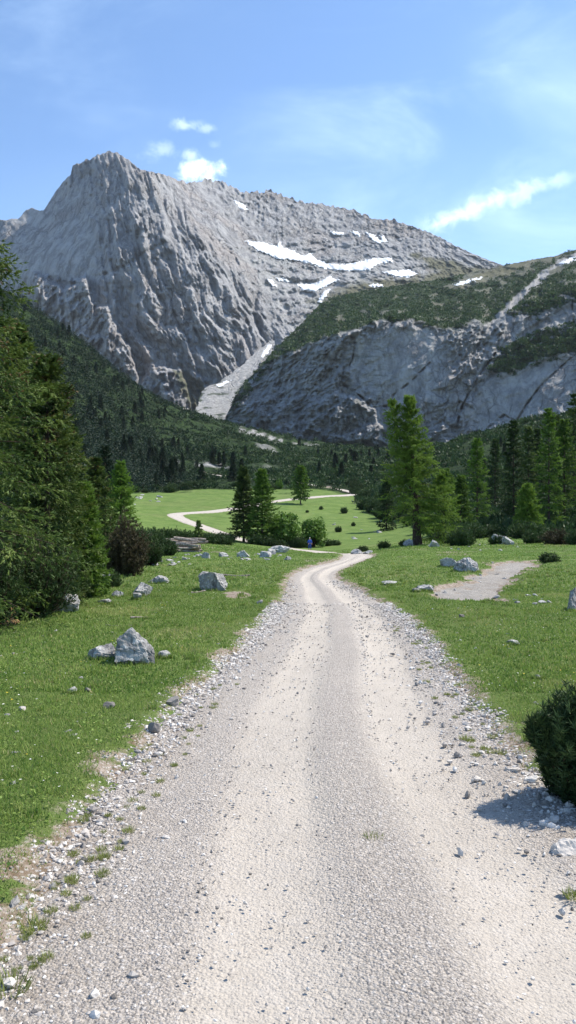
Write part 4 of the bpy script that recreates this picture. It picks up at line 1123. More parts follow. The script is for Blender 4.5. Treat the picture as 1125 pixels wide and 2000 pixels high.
for i, (lab, u, d, w, h, m) in enumerate([
 ('wide dark shrub at the meadow edge right of the thick larch trunk', 900, 62, 56, 42, 'pine'),
 ('low dark shrub at the meadow edge below the feathery young larch', 1040, 66, 46, 30, 'pine'),
 ('brownish shrub at the meadow edge near the right frame', 1085, 62, 60, 34, 'brown_pine'),
 ('dark shrub at the meadow edge cut by the right frame', 1128, 60, 50, 36, 'pine'),
 ('small dark shrub beside the pale rocks at the right meadow edge', 970, 66, 34, 26, 'pine'),
 ('low juniper growing on the far bank of the stream bed', 1073, 36, 44, 24, 'pine'),
 ('small shrub on the bank where the road turns away', 708, 70, 26, 15, 'pine'),
 ('two-tipped small shrub left of the thick larch trunk', 750, 68, 28, 18, 'pine'),
 ('small shrub touching the left side of the thick larch trunk', 790, 67, 24, 16, 'pine'),
 ('dark shrub close to the right of the thick larch trunk', 868, 70, 40, 28, 'pine'),
 ('small round shrub alone on the upper meadow below the lone conifer', 627, 200, 10, 8, 'pine'),
 ('shrub on the upper meadow right of the lone conifer', 672, 196, 16, 14, 'pine'),
 ('little shrub in the middle of the hollow meadow', 661, 150, 16, 14, 'pine'),
 ('shrub near the right end of the upper meadow path', 700, 228, 16, 14, 'pine'),
 ('small shrub on the hollow meadow under the right scrub edge', 690, 165, 10, 9, 'pine'),
 ('tiny shrub low on the meadow just right of the lone conifer', 600, 190, 8, 6, 'pine'),
 ('small leafy tree at the back edge of the meadow behind the lone conifer', 545, 262, 16, 22, 'leaf')]):
    put_shrub(lab, u, d, w, h, i, m)
G = 'dark shrubs along the right rim of the hollow meadow'
rng = np.random.default_rng(7)
for i in range(34):
    u = rng.uniform(688, 880); d = float(meadow_limit(u))*rng.uniform(0.99, 1.15); hp = rng.uniform(2.0, 4.2)*F/d
    put_shrub('dark dwarf pine in the thicket along the right rim of the hollow meadow', u, d, hp*1.5, hp, i, group=G)
G = 'dark shrubs along the top of the meadow'
for i in range(22):
    u = rng.uniform(215, 560); d = float(meadow_limit(u))*rng.uniform(0.99, 1.10); hp = rng.uniform(1.2, 2.8)*F/d
    put_shrub('dark shrub in the row along the upper end of the meadow', u, d, hp*1.7, hp, i, group=G)
G = 'dark shrubs at the foot of the right tree group'
for i in range(26):
    u = rng.uniform(850, 1150); d = rng.uniform(80, 112); hp = rng.uniform(1.2, 2.4)*F/d
    put_shrub('dark dwarf pine in the thicket at the foot of the right tree group', u, d, hp*1.6, hp, i, group=G)
# ------------------------------------------------------------------ forest on the left slope
PROT = []
for i in range(5):
    l = (0, 0, -500)
    tri, tint, wood = conifer_geo(100+i, 1.0, 0.17+0.02*i, h0=0.03, whorls=17, nb=6, tw=5, needle=0.055, nw=0.012, nper=4, twig=0.06, irr=0.3, droop=0.3)
    v, f = join([trunk_geo(1.0, 0.014, z0=-0.05, r_top=0.002, sides=5)])
    PROT.append((tri_mesh('crown', tri, tint), mesh_np('trunk', v, f)))
rng = np.random.default_rng(8)
def forest(n, ulo, uhi, dlo, dhi, label, group, hm=(7, 14), mat='dark_spruce', cond=None):
    k = 0; tries = 0
    while k < n and tries < n*40:
        tries += 1
        u = rng.uniform(ulo, uhi); d = math.exp(rng.uniform(math.log(dlo), math.log(dhi)))
        if cond and not cond(u, d): continue
        if d < float(meadow_limit(u))*1.05: continue
        x = (u-562.5)/F*d
        if 0.9*float(noise(np.array([x*0.02]), np.array([d*0.02]), 0, 99)[0])+rng.uniform(-.5, .5) < -0.15: continue
        l = at(u, d, -0.2); h = rng.uniform(*hm)
        cr, tk = PROT[rng.integers(5)]
        root = empty('spruce_tree', l, rng.uniform(0, 6.28)); tag(root, label, 'tree', group)
        w = h*rng.uniform(0.85, 1.25)
        root.scale = (w, w, h)
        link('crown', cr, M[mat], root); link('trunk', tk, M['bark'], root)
        k += 1
forest(165, -20, 360, 235, 660, 'dark spruce in the shaded forest covering the left slope', 'spruces of the shaded forest on the left slope', (5, 10))
forest(40, 180, 480, 275, 480, 'small dark spruce scattered in the scrub above the top of the meadow', 'small spruces in the scrub above the meadow', (4, 8))
forest(26, 560, 760, 300, 800, 'small dark spruce in the scrub valley below the right cliff', 'small spruces in the scrub valley', (4, 8))
forest(14, 860, 1150, 130, 360, 'spruce scattered on the scrubby slope behind the right tree group', 'spruces on the right scrub slope', (3, 6))

# ------------------------------------------------------------------ scrub as one mass
def scrub_mass():
    rng = np.random.default_rng(9)
    n = 46000
    u = rng.uniform(-250, 1350, n); d = np.exp(rng.uniform(math.log(90), math.log(1000), n))
    x = (u-562.5)/F*d
    z, e, sd, sc, uu = ground_full(x, d)
    v = 1000-(z-EYE)/d*F
    dens = fbm(x*0.03, d*0.02, 0, 131, 4)
    keep = (sc > 0.6) & (dens > -0.30) & (rng.random(n) < np.clip(d/420, 0.25, 1)) & (e > 2.5)
    rk = fbm(x*0.02, d*0.012, 0, 51, 5); keep &= ~((rk > 0.5) & (d > 330))
    for a, b in [((470, 838), (548, 862)), ((330, 925), (360, 905)), ((335, 905), (400, 908))]:
        keep &= ~((segdist(u, v, [a, b]) < 6) & (d > 250))
    u, d, x, z = u[keep], d[keep], x[keep], z[keep]
    N = len(u); k = 26
    rad = rng.uniform(0.8, 1.9, N)*np.interp(d, [90, 300, 900], [0.8, 1.1, 2.0]); hh = rad*rng.uniform(0.7, 1.2, N)
    a = unit(rng.normal(size=(N, k, 3))); a[..., 2] = np.abs(a[..., 2])
    c = np.stack([x, d, z-0.1], -1)[:, None]+a*np.stack([rad, rad, hh], -1)[:, None]*rng.uniform(0.6, 1.0, (N, k, 1))
    t = unit(a+np.array([0, 0, 0.8])+0.5*rng.normal(size=(N, k, 3))); s = unit(np.cross(t, rng.normal(size=(N, k, 3))))
    l = (rad*0.55)[:, None, None]*rng.uniform(0.6, 1.2, (N, k, 1))
    tri = np.stack([c-s*l*0.35, c+s*l*0.35, c+t*l], 2).reshape(-1, 3, 3)
    tint = np.clip(np.repeat(0.35+0.30*noise(x*0.05, d*0.05, 0, 132)+rng.normal(0, 0.14, N), k)+rng.normal(0, 0.12, N*k), 0, 1)
    # the wood on the left slope: too many to count, small conifers
    n = 11000
    uf = rng.uniform(-200, 520, n); df = np.exp(rng.uniform(math.log(232), math.log(850), n)); xf = (uf-562.5)/F*df
    zf, _, _, sf, _ = ground_full(xf, df); vf = 1000-(zf-EYE)/df*F
    kf = (sf > 0.9) & (rng.random(n) < sstep(430, 150, uf)*0.9+0.1) & (df > meadow_limit(uf)*1.06)
    xf, df, zf, uf = xf[kf], df[kf], zf[kf], uf[kf]; nf = len(xf); kk = 54
    hf = rng.uniform(2.5, 8.0, nf)*sstep(480, 200, uf)+rng.uniform(1.5, 3.5, nf)
    tt = rng.random((nf, kk))**1.25; az = rng.uniform(0, 6.283, (nf, kk)); rr = hf[:, None]*0.20*(1-tt)*rng.uniform(.55, 1.1, (nf, kk))+0.15
    cf = np.stack([xf[:, None]+np.cos(az)*rr, df[:, None]+np.sin(az)*rr, zf[:, None]+hf[:, None]*(0.03+0.97*tt)], -1)
    tf = unit(np.stack([np.cos(az), np.sin(az), rng.uniform(-.6, .3, (nf, kk))], -1)); s2 = unit(np.cross(tf, rng.normal(size=tf.shape)))
    lf = (hf[:, None]*0.10*(1.15-tt))[..., None]
    trif = np.stack([cf-tf*lf*.4-s2*lf*.38, cf-tf*lf*.4+s2*lf*.38, cf+tf*lf], 2).reshape(-1, 3, 3)
    tf2 = np.clip(np.repeat(rng.uniform(0.0, .6, nf), kk)+rng.normal(0, .12, nf*kk), 0, 1)
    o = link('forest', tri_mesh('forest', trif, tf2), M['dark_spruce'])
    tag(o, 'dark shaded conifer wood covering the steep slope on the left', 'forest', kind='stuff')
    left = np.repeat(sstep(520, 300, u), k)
    tint = np.clip(tint*(1-0.9*left), 0, 1)  # shade of the left slope put into the scrub tint
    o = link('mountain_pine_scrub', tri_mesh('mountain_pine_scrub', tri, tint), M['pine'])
    tag(o, 'dark mountain pine scrub covering the slopes behind the meadow', 'scrub', kind='stuff')
    # scrub on top of the right cliff
    n = 26000
    u = rng.uniform(450, 1250, n); v = rng.uniform(470, 830, n)
    top = np.interp(u, [q for q, b in CSIL], [b for q, b in CSIL])
    sc, tu, sr, ab, ed = cliff_fields(u, v)
    keep = (v > top+1) & (sc > 0.45) & (rng.random(n) < 0.8)
    u, v = u[keep], v[keep]; p = P(u, v, depth_cliff(u, v)); N = len(u); k = 16
    rad = rng.uniform(2.2, 5.0, N)
    a = unit(rng.normal(size=(N, k, 3))); a[..., 2] = np.abs(a[..., 2])
    c = p[:, None]+a*np.stack([rad, rad, rad*0.8], -1)[:, None]*rng.uniform(0.5, 1, (N, k, 1))
    t = unit(a+np.array([0, 0, 0.8])+0.5*rng.normal(size=(N, k, 3))); s = unit(np.cross(t, rng.normal(size=(N, k, 3))))
    l = (rad*0.6)[:, None, None]*rng.uniform(0.6, 1.2, (N, k, 1))
    tri = np.stack([c-s*l*0.4, c+s*l*0.4, c+t*l], 2).reshape(-1, 3, 3)
    tint = np.clip(np.repeat(0.45+0.35*noise(u/14, v/9, 0, 133)+rng.normal(0, 0.15, N), k)+rng.normal(0, 0.1, N*k), 0, 1)
    o = link('mountain_pine_scrub', tri_mesh('mountain_pine_scrub', tri, tint), M['pine'])
    tag(o, 'dark mountain pine scrub capping the right cliff and its ledges', 'scrub', kind='stuff')
scrub_mass()
# ------------------------------------------------------------------ rocks
def ico(sub):
    bm = bmesh.new(); bmesh.ops.create_icosphere(bm, subdivisions=sub, radius=1.0)
    v = np.array([x.co[:] for x in bm.verts]); f = np.array([[a.index for a in x.verts] for x in bm.faces]); bm.free()
    return v, f
ICO = {s: ico(s) for s in (1, 2, 3, 4, 5)}
def rock_geo(seed, size, sub=4, cuts=12, rough=0.13, peak=0.0, planes=()):
    rng = np.random.default_rng(seed)
    v, f = ICO[sub]; v = v.copy()*1.25
    for i in range(cuts):
        n = unit(rng.normal(size=3)*np.array([1, 1, 0.8])); o = rng.uniform(0.55, 0.9)
        h = v@n-o
        v = v-np.maximum(h, 0)[:, None]*n
    for n, o in planes:
        n = unit(np.array(n, float)); v = v-np.maximum(v@n-o, 0)[:, None]*n
    if peak: 
        k = np.clip((v[:, 2]+0.2)/1.1, 0, 1)[:, None]
        v[:, :2] = v[:, :2]*(1-peak*k)+np.array([[-0.12, 0]])*k*peak
        v[:, 2] *= 1+0.25*peak
    r1 = ridged(v[:, 0]*1.3+seed, v[:, 1]*1.3, v[:, 2]*1.3, seed, 4)
    r2 = fbm(v[:, 0]*5+seed, v[:, 1]*5, v[:, 2]*5, seed+3, 3)
    stp = np.abs(noise(v[:, 0]*2.2+seed, v[:, 1]*2.2, v[:, 2]*3.4+0.8*v[:, 0], seed+7))
    v = v*(1+rough*r1[:, None]*0.9+rough*0.55*r2[:, None]-rough*0.9*sstep(0.10, 0.0, stp)[:, None])
    mn, mx = v.min(0), v.max(0)
    v = (v-(mn+mx)/2)/((mx-mn)/2)
    v = v*np.array(size)/2
    v[:, 2] += size[2]/2*0.42        # part of it stays in the ground
    return v, f
def put_rock(name, label, u, v_base, w_px, h_px, seed, cat='rock', group=None, sub=4, mat='rock', d=None, flat=1.0, **kw):
    d = d or 2704.0/(v_base-1025.0)
    l = at(u, d)
    s = d/F
    h = h_px*s/0.71
    if d < 32 and mat == 'rock': ROCKS.append((l[0], l[1], w_px*s/2))
    vv, f = rock_geo(seed, (w_px*s*1.02, w_px*s*0.8*flat, h), sub, **kw)
    me = mesh_np(name, vv, f, {'tint': np.full(len(vv), (seed*0.37) % 1.0)}, smooth=False)
    return tag(link(name, me, M[mat], loc=l), label, cat, group)
ROCKS = []
BIG = [
 ('boulder', 'large peaked grey boulder standing in the grass left of the road', 262, 1304, 84, 70, 1, dict(sub=5, cuts=5, planes=[((-.98, -.1, .15), .56), ((.74, -.1, .66), .44), ((-.60, 0, .80), .60), ((.10, -.85, .50), .46), ((.1, .8, .6), .45), ((.8, -.6, .2), .62)])),
 ('rock', 'low dark block leaning against the left side of the peaked boulder', 199, 1299, 54, 30, 2, dict(sub=4)),
 ('rock', 'pale stone lying just right of the peaked boulder', 322, 1295, 26, 15, 3, dict(sub=3)),
 ('boulder', 'square dark-faced grey boulder beside the bare soil patch left of the road', 416, 1156, 56, 36, 4, dict(sub=5, cuts=6, planes=[((-.9, -.3, .2), .62), ((.85, -.2, .5), .62), ((-.1, -.95, .05), .55), ((.12, .1, .98), .5)])),
 ('boulder', 'grey boulder at the foot of the large dwarf pine, slanting up to the right', 130, 1200, 58, 38, 5, dict(sub=4, peak=0.3)),
 ('rock', 'low light outcrop leading up towards the square boulder, lower half', 276, 1166, 42, 26, 6, dict(sub=4)),
 ('rock', 'flat light outcrop above the lower outcrop, slab-like', 311, 1143, 42, 16, 7, dict(sub=4)),
 ('rock', 'small foot of the low light outcrop pointing at the viewer', 268, 1176, 18, 14, 8, dict(sub=3)),
 ('rock', 'pale rock under the knee-high shrub, near the slanting boulder', 172, 1161, 36, 17, 9, dict(sub=4)),
 ('rock', 'flat white slab in the grass below the low light outcrop', 204, 1184, 30, 10, 10, dict(sub=3)),
 ('rock', 'whitish rock between the flat slab and the outcrop', 228, 1170, 26, 15, 11, dict(sub=3)),
 ('rock', 'dark rock peering out under the brown dwarf pine', 206, 1140, 30, 22, 12, dict(sub=4)),
 ('rock', 'pale rock deep under the dwarf pine at the left', 153, 1122, 22, 14, 13, dict(sub=3)),
 ('rock', 'whitish rock right of the rubble heap, on open grass', 402, 1091, 18, 12, 15, dict(sub=3)),
 ('rock', 'grey flat rock on the grass between the rubble heap and the road', 438, 1088, 22, 9, 16, dict(sub=3)),
 ('rock', 'pointed grey rock on the grass below the far path bend', 476, 1088, 28, 13, 17, dict(sub=4, peak=.4)),
 ('rock', 'left of two light rocks on the grass before the round bushes', 519, 1090, 24, 12, 18, dict(sub=4)),
 ('rock', 'right of two light rocks on the grass before the round bushes', 530, 1083, 18, 12, 19, dict(sub=3)),
 ('boulder', 'wide light rock heap in front of the broad leafy bush', 546, 1077, 42, 15, 20, dict(sub=4)),
 ('rock', 'small rock at the right foot of the wide light rock heap', 562, 1096, 14, 8, 21, dict(sub=3)),
 ('rock', 'light rounded rock on the bank where the road turns away', 697, 1078, 24, 12, 22, dict(sub=4)),
 ('rock', 'flatter rock next to the rounded one where the road turns away', 718, 1079, 20, 7, 23, dict(sub=3)),
 ('rock', 'long flat white stone in the grass right of the road', 761, 1146, 30, 9, 24, dict(sub=4)),
 ('boulder', 'dark jagged outcrop on the near bank of the stream bed, right block', 912, 1119, 52, 28, 25, dict(sub=5)),
 ('boulder', 'paler left block of the jagged outcrop by the stream bed', 877, 1110, 36, 20, 26, dict(sub=4)),
 ('rock', 'white stone at the lower left end of the stream bed', 830, 1158, 36, 13, 27, dict(sub=4)),
 ('rock', 'second white stone below the stream bed end, nearer the road', 813, 1160, 16, 8, 28, dict(sub=3)),
 ('rock', 'light rock at the right meadow edge below the right trees, left one', 972, 1052, 26, 20, 29, dict(sub=4, d=66)),
 ('rock', 'light rock at the right meadow edge below the right trees, right one', 993, 1054, 22, 16, 30, dict(sub=4, d=64)),
 ('rock', 'dark rock beside the shrub right of the thick larch trunk', 848, 1069, 22, 14, 31, dict(sub=4, d=60)),
 ('rock', 'grey rock touching the left foot of the thick larch trunk', 797, 1061, 20, 14, 32, dict(sub=4, d=65)),
 ('boulder', 'dark rounded rock in the grass at the right frame edge', 1120, 1196, 30, 46, 33, dict(sub=4)),
 ('rock', 'large pale square stone at the lower right on the gravel shoulder', 1106, 1660, 66, 46, 34, dict(sub=4, mat='stone', cuts=14)),
 ('rock', 'angular stone at the edge of the shrub shadow, catching the sun', 1029, 1610, 36, 30, 35, dict(sub=4, mat='stone')),
 ('rock', 'rounded pale stone inside the shadow of the dark shrub', 1027, 1585, 44, 24, 36, dict(sub=4, mat='stone')),
 ('rock', 'stone in the shrub shadow right against the dark shrub', 1075, 1550, 36, 22, 37, dict(sub=4, mat='stone')),
 ('rock', 'stone at the upper edge of the shrub shadow', 1003, 1507, 34, 20, 38, dict(sub=4, mat='stone')),
 ('rock', 'upright stone near the top of the stony shoulder by the dark shrub', 1038, 1528, 30, 18, 39, dict(sub=4, mat='stone')),
 ('rock', 'white flat stone left of the large pale square stone', 1063, 1633, 30, 15, 40, dict(sub=4, mat='stone')),
 ('rock', 'white stone at the grass edge on the left shoulder of the road', 337, 1380, 24, 18, 41, dict(sub=3, mat='stone')),
 ('rock', 'bright white angular stone on the left shoulder of the road', 301, 1432, 26, 22, 42, dict(sub=3, mat='stone')),
 ('rock', 'squarish white stone in the grass below the peaked boulder', 214, 1391, 25, 12, 43, dict(sub=3, mat='stone')),
 ('rock', 'dark tilted stone in the grass left below the peaked boulder', 139, 1366, 24, 13, 44, dict(sub=3)),
 ('rock', 'small round white stone right of the dark tilted stone', 171, 1361, 12, 9, 45, dict(sub=3, mat='stone')),
 ('rock', 'white stone in the grass near the left frame edge', 43, 1397, 16, 7, 46, dict(sub=3, mat='stone')),
 ('rock', 'flat white stone at the ragged grass edge, lower left', 188, 1592, 18, 9, 47, dict(sub=3, mat='stone')),
 ('rock', 'white flat stone below the other one at the lower left grass edge', 184, 1624, 16, 8, 48, dict(sub=3, mat='stone')),
 ('rock', 'dark and white stone in the bottom left corner', 18, 1985, 34, 26, 49, dict(sub=3, mat='stone')),
 ('rock', 'rounded grey stone in the grass right of the road, lower one', 1051, 1336, 20, 10, 50, dict(sub=3)),
 ('rock', 'grey stone in the grass right of the road, beside the dark soil spot', 1001, 1266, 26, 11, 51, dict(sub=3)),
 ('rock', 'tiny white stone in the grass right of the road near the stream bed', 902, 1211, 12, 6, 52, dict(sub=3, mat='stone')),
 ('rock', 'white stone alone on the grass left of the road, below the soil patch', 507, 1183, 12, 8, 53, dict(sub=3, mat='stone')),
]
for nm, lab, u, v, w, h, sd, kw in BIG:
    put_rock(nm, lab, u, v, w, h, sd, **kw)
rng = np.random.default_rng(17)
ST = []
for i in range(8):
    vv, f = rock_geo(300+i, (1, 0.85, 0.62), 2, cuts=9, rough=0.12)
    ST.append(mesh_np('stone', vv, f, {'tint': np.full(len(vv), 0.0)}, smooth=False))
def scatter_stones(n, region, size, label, group, mat='stone', zoff=-0.01):
    for i in range(n):
        for k in range(60):
            u, v = region()
            d = 2704.0/(v-1025.0); x = (u-562.5)/F*d
            ok = True
            break
        l = at(u, d, zoff); s = rng.uniform(*size)
        o = bpy.data.objects.new('stone', ST[rng.integers(8)]); COL.objects.link(o)
        if not o.data.materials: o.data.materials.append(M[mat])
        o.location = l; o.rotation_euler = (rng.normal(0, .25), rng.normal(0, .25), rng.uniform(0, 6.28)); o.scale = (s, s, s*rng.uniform(.6, 1.0))
        tag(o, label, 'stone', group)
def reg_poly(poly, g=None):
    p = np.array(poly); lo, hi = p.min(0), p.max(0)
    def f():
        while True:
            u, v = rng.uniform(lo[0], hi[0]), rng.uniform(lo[1], hi[1])
            if inpoly(np.array([u]), np.array([v]), poly)[0]: return u, v
    return f
scatter_stones(34, reg_poly([(285, 1098), (300, 1080), (345, 1075), (390, 1072), (410, 1082), (400, 1096), (360, 1108), (300, 1112)]), (0.12, 0.42), 'broken grey rock in the rubble heap below the log pile', 'rocks of the rubble heap below the log pile', 'rock')
scatter_stones(24, reg_poly([(0, 1260), (120, 1215), (540, 1185), (500, 1235), (420, 1330), (330, 1370), (210, 1520), (0, 1640)]), (0.03, 0.075), 'small whitish stone lying in the short grass left of the road', 'small stones in the left grass')
scatter_stones(16, reg_poly([(790, 1180), (1110, 1200), (1120, 1310), (1010, 1430), (890, 1330)]), (0.03, 0.08), 'small whitish stone lying in the short grass right of the road', 'small stones in the right grass')
scatter_stones(38, reg_poly([(455, 1290), (540, 1205), (548, 1215), (470, 1310), (380, 1390), (300, 1500), (200, 1650), (60, 1800), (0, 1900), (0, 1800), (110, 1650), (240, 1500), (340, 1380)]), (0.025, 0.07), 'pale stone among the loose stones on the left road shoulder', 'stones on the left road shoulder')
scatter_stones(48, reg_poly([(770, 1190), (860, 1300), (930, 1400), (1010, 1480), (1125, 1590), (1125, 1720), (1060, 1640), (960, 1500), (880, 1400), (800, 1260), (750, 1190)]), (0.03, 0.085), 'pale stone among the loose stones on the right road shoulder', 'stones on the right road shoulder')
scatter_stones(30, reg_poly([(925, 1480), (1010, 1490), (1115, 1590), (1110, 1640), (990, 1600), (930, 1540)]), (0.04, 0.11), 'stone of the loose pile lying under the dark shrub', 'stones under the dark shrub')
scatter_stones(28, reg_poly([(820, 1152), (890, 1143), (960, 1098), (1050, 1098), (1010, 1128), (985, 1150), (970, 1174), (870, 1172)]), (0.07, 0.24), 'pale stone lying in the dry stream bed', 'stones in the stream bed')
scatter_stones(12, reg_poly([(990, 1170), (1070, 1160), (1080, 1188), (985, 1182)]), (0.06, 0.2), 'pale stone on the bare ground right of the stream bed', 'stones right of the stream bed')
scatter_stones(18, reg_poly([(430, 1078), (570, 1076), (600, 1090), (520, 1100), (420, 1096)]), (0.1, 0.3), 'small grey rock strewn on the far edge of the near meadow', 'small rocks at the far edge of the near meadow', 'rock')
scatter_stones(16, reg_poly([(830, 1066), (1125, 1062), (1125, 1076), (830, 1078)]), (0.12, 0.35), 'small grey rock strewn along the meadow edge below the right trees', 'small rocks at the right meadow edge', 'rock')
def far_stones(n, ulo, uhi, dlo, dhi, size, label, group):
    for i in range(n):
        u, d = rng.uniform(ulo, uhi), rng.uniform(dlo, dhi)
        o = bpy.data.objects.new('stone', ST[rng.integers(8)]); COL.objects.link(o)
        if not o.data.materials: o.data.materials.append(M['rock'])
        s = rng.uniform(*size); o.location = at(u, d, -0.02); o.rotation_euler = (0, 0, rng.uniform(0, 6.28)); o.scale = (s*1.3, s, s*.7)
        tag(o, label, 'stone', group)
far_stones(14, 255, 320, 190, 226, (0.5, 1.3), 'pale rock at the left top corner of the far meadow', 'pale rocks at the left top of the far meadow')
far_stones(12, 640, 760, 132, 190, (0.4, 1.0), 'pale rock dotting the hollow meadow right of the leafy bushes', 'pale rocks on the hollow meadow')

# ------------------------------------------------------------------ grass
def grass():
    rng = np.random.default_rng(23)
    def batch(n, d0, d1, pw):
        d = d0+(d1-d0)*rng.random(n)**pw
        u = rng.uniform(-60, 1185, n)
        side = rng.random(n) < 0.16          # a thinner fringe beyond the frame
        u = np.where(side, np.where(rng.random(n) < .5, rng.uniform(-600, -60, n), rng.uniform(1185, 1725, n)), u); x = (u-562.5)/F*d
        return x, d
    tris = []; tints = []
    for n, d0, d1, pw, hgt, wid in ((250000, 2.4, 9, 1.25, 0.045, 0.0042), (200000, 8, 22, 1.0, 0.055, 0.010), (125000, 20, 60, 0.9, 0.075, 0.024), (45000, 55, 110, 1, 0.12, 0.06)):
        x, y = batch(n, d0, d1, pw)
        z, e, sd, sc, u = ground_full(x, y)
        patch = fbm(x*0.8, y*0.8, 0, 141, 3); patch2 = fbm(x*3.2, y*3.2, 0, 142, 2)
        dsd = polysd(x, y, DIRT)
        lush = sstep(-0.05, 0.30, e+0.14*patch2)
        keep = (e > 0.02) & (rng.random(n) < 0.22+0.78*lush) & (sd > 0.1) & (dsd > 0.05) & (sc < 0.5)
        x, y, z, e, patch, patch2, u = (a[keep] for a in (x, y, z, e, patch, patch2, u)); N = len(x)
        b = np.stack([x, y, z-0.008], -1)
        lean = rng.normal(0, 0.5, (N, 3)); lean[:, 2] = 1.0; t = unit(lean)
        ang = rng.uniform(0, np.pi, N); s = np.stack([np.cos(ang), np.sin(ang), 0*ang], -1)
        h = (hgt*rng.uniform(0.45, 1.15, N)*(1+0.35*patch+0.25*patch2)*(0.55+0.45*sstep(0.0, 0.6, e)))[:, None]
        w = (wid*rng.uniform(0.6, 1.4, N))[:, None]
        tris.append(np.stack([b-s*w, b+s*w, b+t*h], 1))
        yel = sstep(0.05, 0.6, fbm(x*0.45+7, y*0.45, 0, 145, 4))
        tn = 0.27+0.20*patch+0.16*patch2+0.26*yel+rng.normal(0, 0.15, N)+0.25*sstep(0.5, 0.0, e)*rng.random(N)
        dry = rng.random(N) < 0.03+0.10*yel+0.10*sstep(0.35, 0.0, e)
        tints.append(np.clip(np.where(dry, rng.uniform(0.8, 1.0, N), np.clip(tn, 0, 0.74)), 0, 1))
    # taller clumps, and longer grass left standing round the rocks
    n = 1500
    xc, yc = batch(n, 3.2, 30, 0.8); zc, ec, sc_, ss_, uc = ground_full(xc, yc)
    kc = (ec > 0.12) & (sc_ > .2) & (ss_ < .5) & (fbm(xc*.7, yc*.7, 0, 146, 3) > -0.05); xc, yc, rc = xc[kc], yc[kc], rng.uniform(.03, .12, kc.sum())
    bk = 46
    rx_, ry_, rr_ = np.array([r[0] for r in ROCKS]), np.array([r[1] for r in ROCKS]), np.array([r[2] for r in ROCKS])
    th = rng.uniform(0, 6.283, (len(rx_), 420)); q = rr_[:, None]*rng.uniform(0.82, 1.25, th.shape)
    gx = np.concatenate([(xc[:, None]+rc[:, None]*rng.normal(0, .6, (len(xc), bk))).ravel(), (rx_[:, None]+np.cos(th)*q).ravel()])
    gy = np.concatenate([(yc[:, None]+rc[:, None]*rng.normal(0, .6, (len(yc), bk))).ravel(), (ry_[:, None]+0.85*np.sin(th)*q).ravel()])
    z, e, sd, sc, u = ground_full(gx, gy); k = (e > 0.03) & (sd > 0.05); x, y, z = gx[k], gy[k], z[k]; N = len(x)
    b = np.stack([x, y, z-0.008], -1); lean = rng.normal(0, 0.42, (N, 3)); lean[:, 2] = 1.0; t = unit(lean)
    ang = rng.uniform(0, np.pi, N); s = np.stack([np.cos(ang), np.sin(ang), 0*ang], -1)
    h = (np.interp(y, [3, 30], [0.07, 0.12])*rng.uniform(0.5, 1.2, N))[:, None]; w = (np.interp(y, [3, 10, 30], [0.0035, 0.006, 0.016])*rng.uniform(.6, 1.4, N))[:, None]
    tris.append(np.stack([b-s*w, b+s*w, b+t*h], 1)); tints.append(np.clip(np.where(rng.random(N) < .1, rng.uniform(.75, 1, N), rng.normal(.36, .18, N)), 0, 1))
    o = link('meadow_grass', tri_mesh('meadow_grass', np.concatenate(tris), np.concatenate(tints)), M['grass'])
    tag(o, 'short green pasture grass on both sides of the gravel road', 'grass', kind='stuff')
    # broad clover and plantain leaves near the camera
    n = 26000
    x, y = batch(n, 2.6, 14, 1.0); z, e, sd, sc, u = ground_full(x, y)
    k = (e > 0.15) & (fbm(x*1.3, y*1.3, 0, 143, 3)+rng.normal(0, .25, n) > 0.05) & (sd > .1)
    x, y, z = x[k], y[k], z[k]; N = len(x)
    c = np.stack([x, y, z+rng.uniform(0.01, 0.035, N)], -1)
    a = unit(rng.normal(size=(N, 3))*np.array([1, 1, .35])); nn = unit(np.array([0, 0, 1.0])+0.5*rng.normal(size=(N, 3))); bb = unit(np.cross(nn, a))
    s = rng.uniform(0.006, 0.016, N)[:, None]
    q = np.stack([c-a*s, c+bb*s*.7, c+a*s, c-bb*s*.7], 1)
    me = mesh_np('meadow_herbs', q.reshape(-1, 3), np.arange(N*4).reshape(-1, 4), {'tint': np.repeat(np.clip(rng.normal(.38, .15, N), 0, .75), 4)}, smooth=False)
    tag(link('meadow_herbs', me, M['grass']), 'small broad-leaved herbs mixed into the near grass', 'herbs', kind='stuff')
    # daisies and hawkweed
    n = 2600
    x, y = batch(n, 3, 40, 0.9); z, e, sd, sc, u = ground_full(x, y)
    k = (e > 0.3) & (sd > .2) & (sc < .5) & (fbm(x*.5, y*.5, 0, 144, 3) > -0.1); x, y, z = x[k], y[k], z[k]; N = len(x)
    ang = np.linspace(0, 2*np.pi, 6, endpoint=False)
    s = rng.uniform(0.006, 0.011, N)*np.interp(y, [3, 40], [1, 1.8])
    c = np.stack([x, y, z+rng.uniform(.025, .05, N)], -1)
    ring = c[:, None]+s[:, None, None]*np.stack([np.cos(ang), np.sin(ang), 0*ang], -1)[None]+rng.normal(0, .0015, (N, 6, 3))
    vv = np.concatenate([ring, c[:, None]-np.array([0, 0, .002])], 1)
    f = np.array([[i, (i+1) % 6, 6] for i in range(6)])[None]+(np.arange(N)*7)[:, None, None]
    tn = np.where(rng.random(N) < 0.78, rng.uniform(0, .35, N), 1.0)
    me = mesh_np('meadow_flowers', vv.reshape(-1, 3), f.reshape(-1, 3), {'tint': np.repeat(tn, 7)}, smooth=False)
    tag(link('meadow_flowers', me, M['flower']), 'tiny white and yellow flowers dotted through the grass', 'flowers', kind='stuff')
grass()

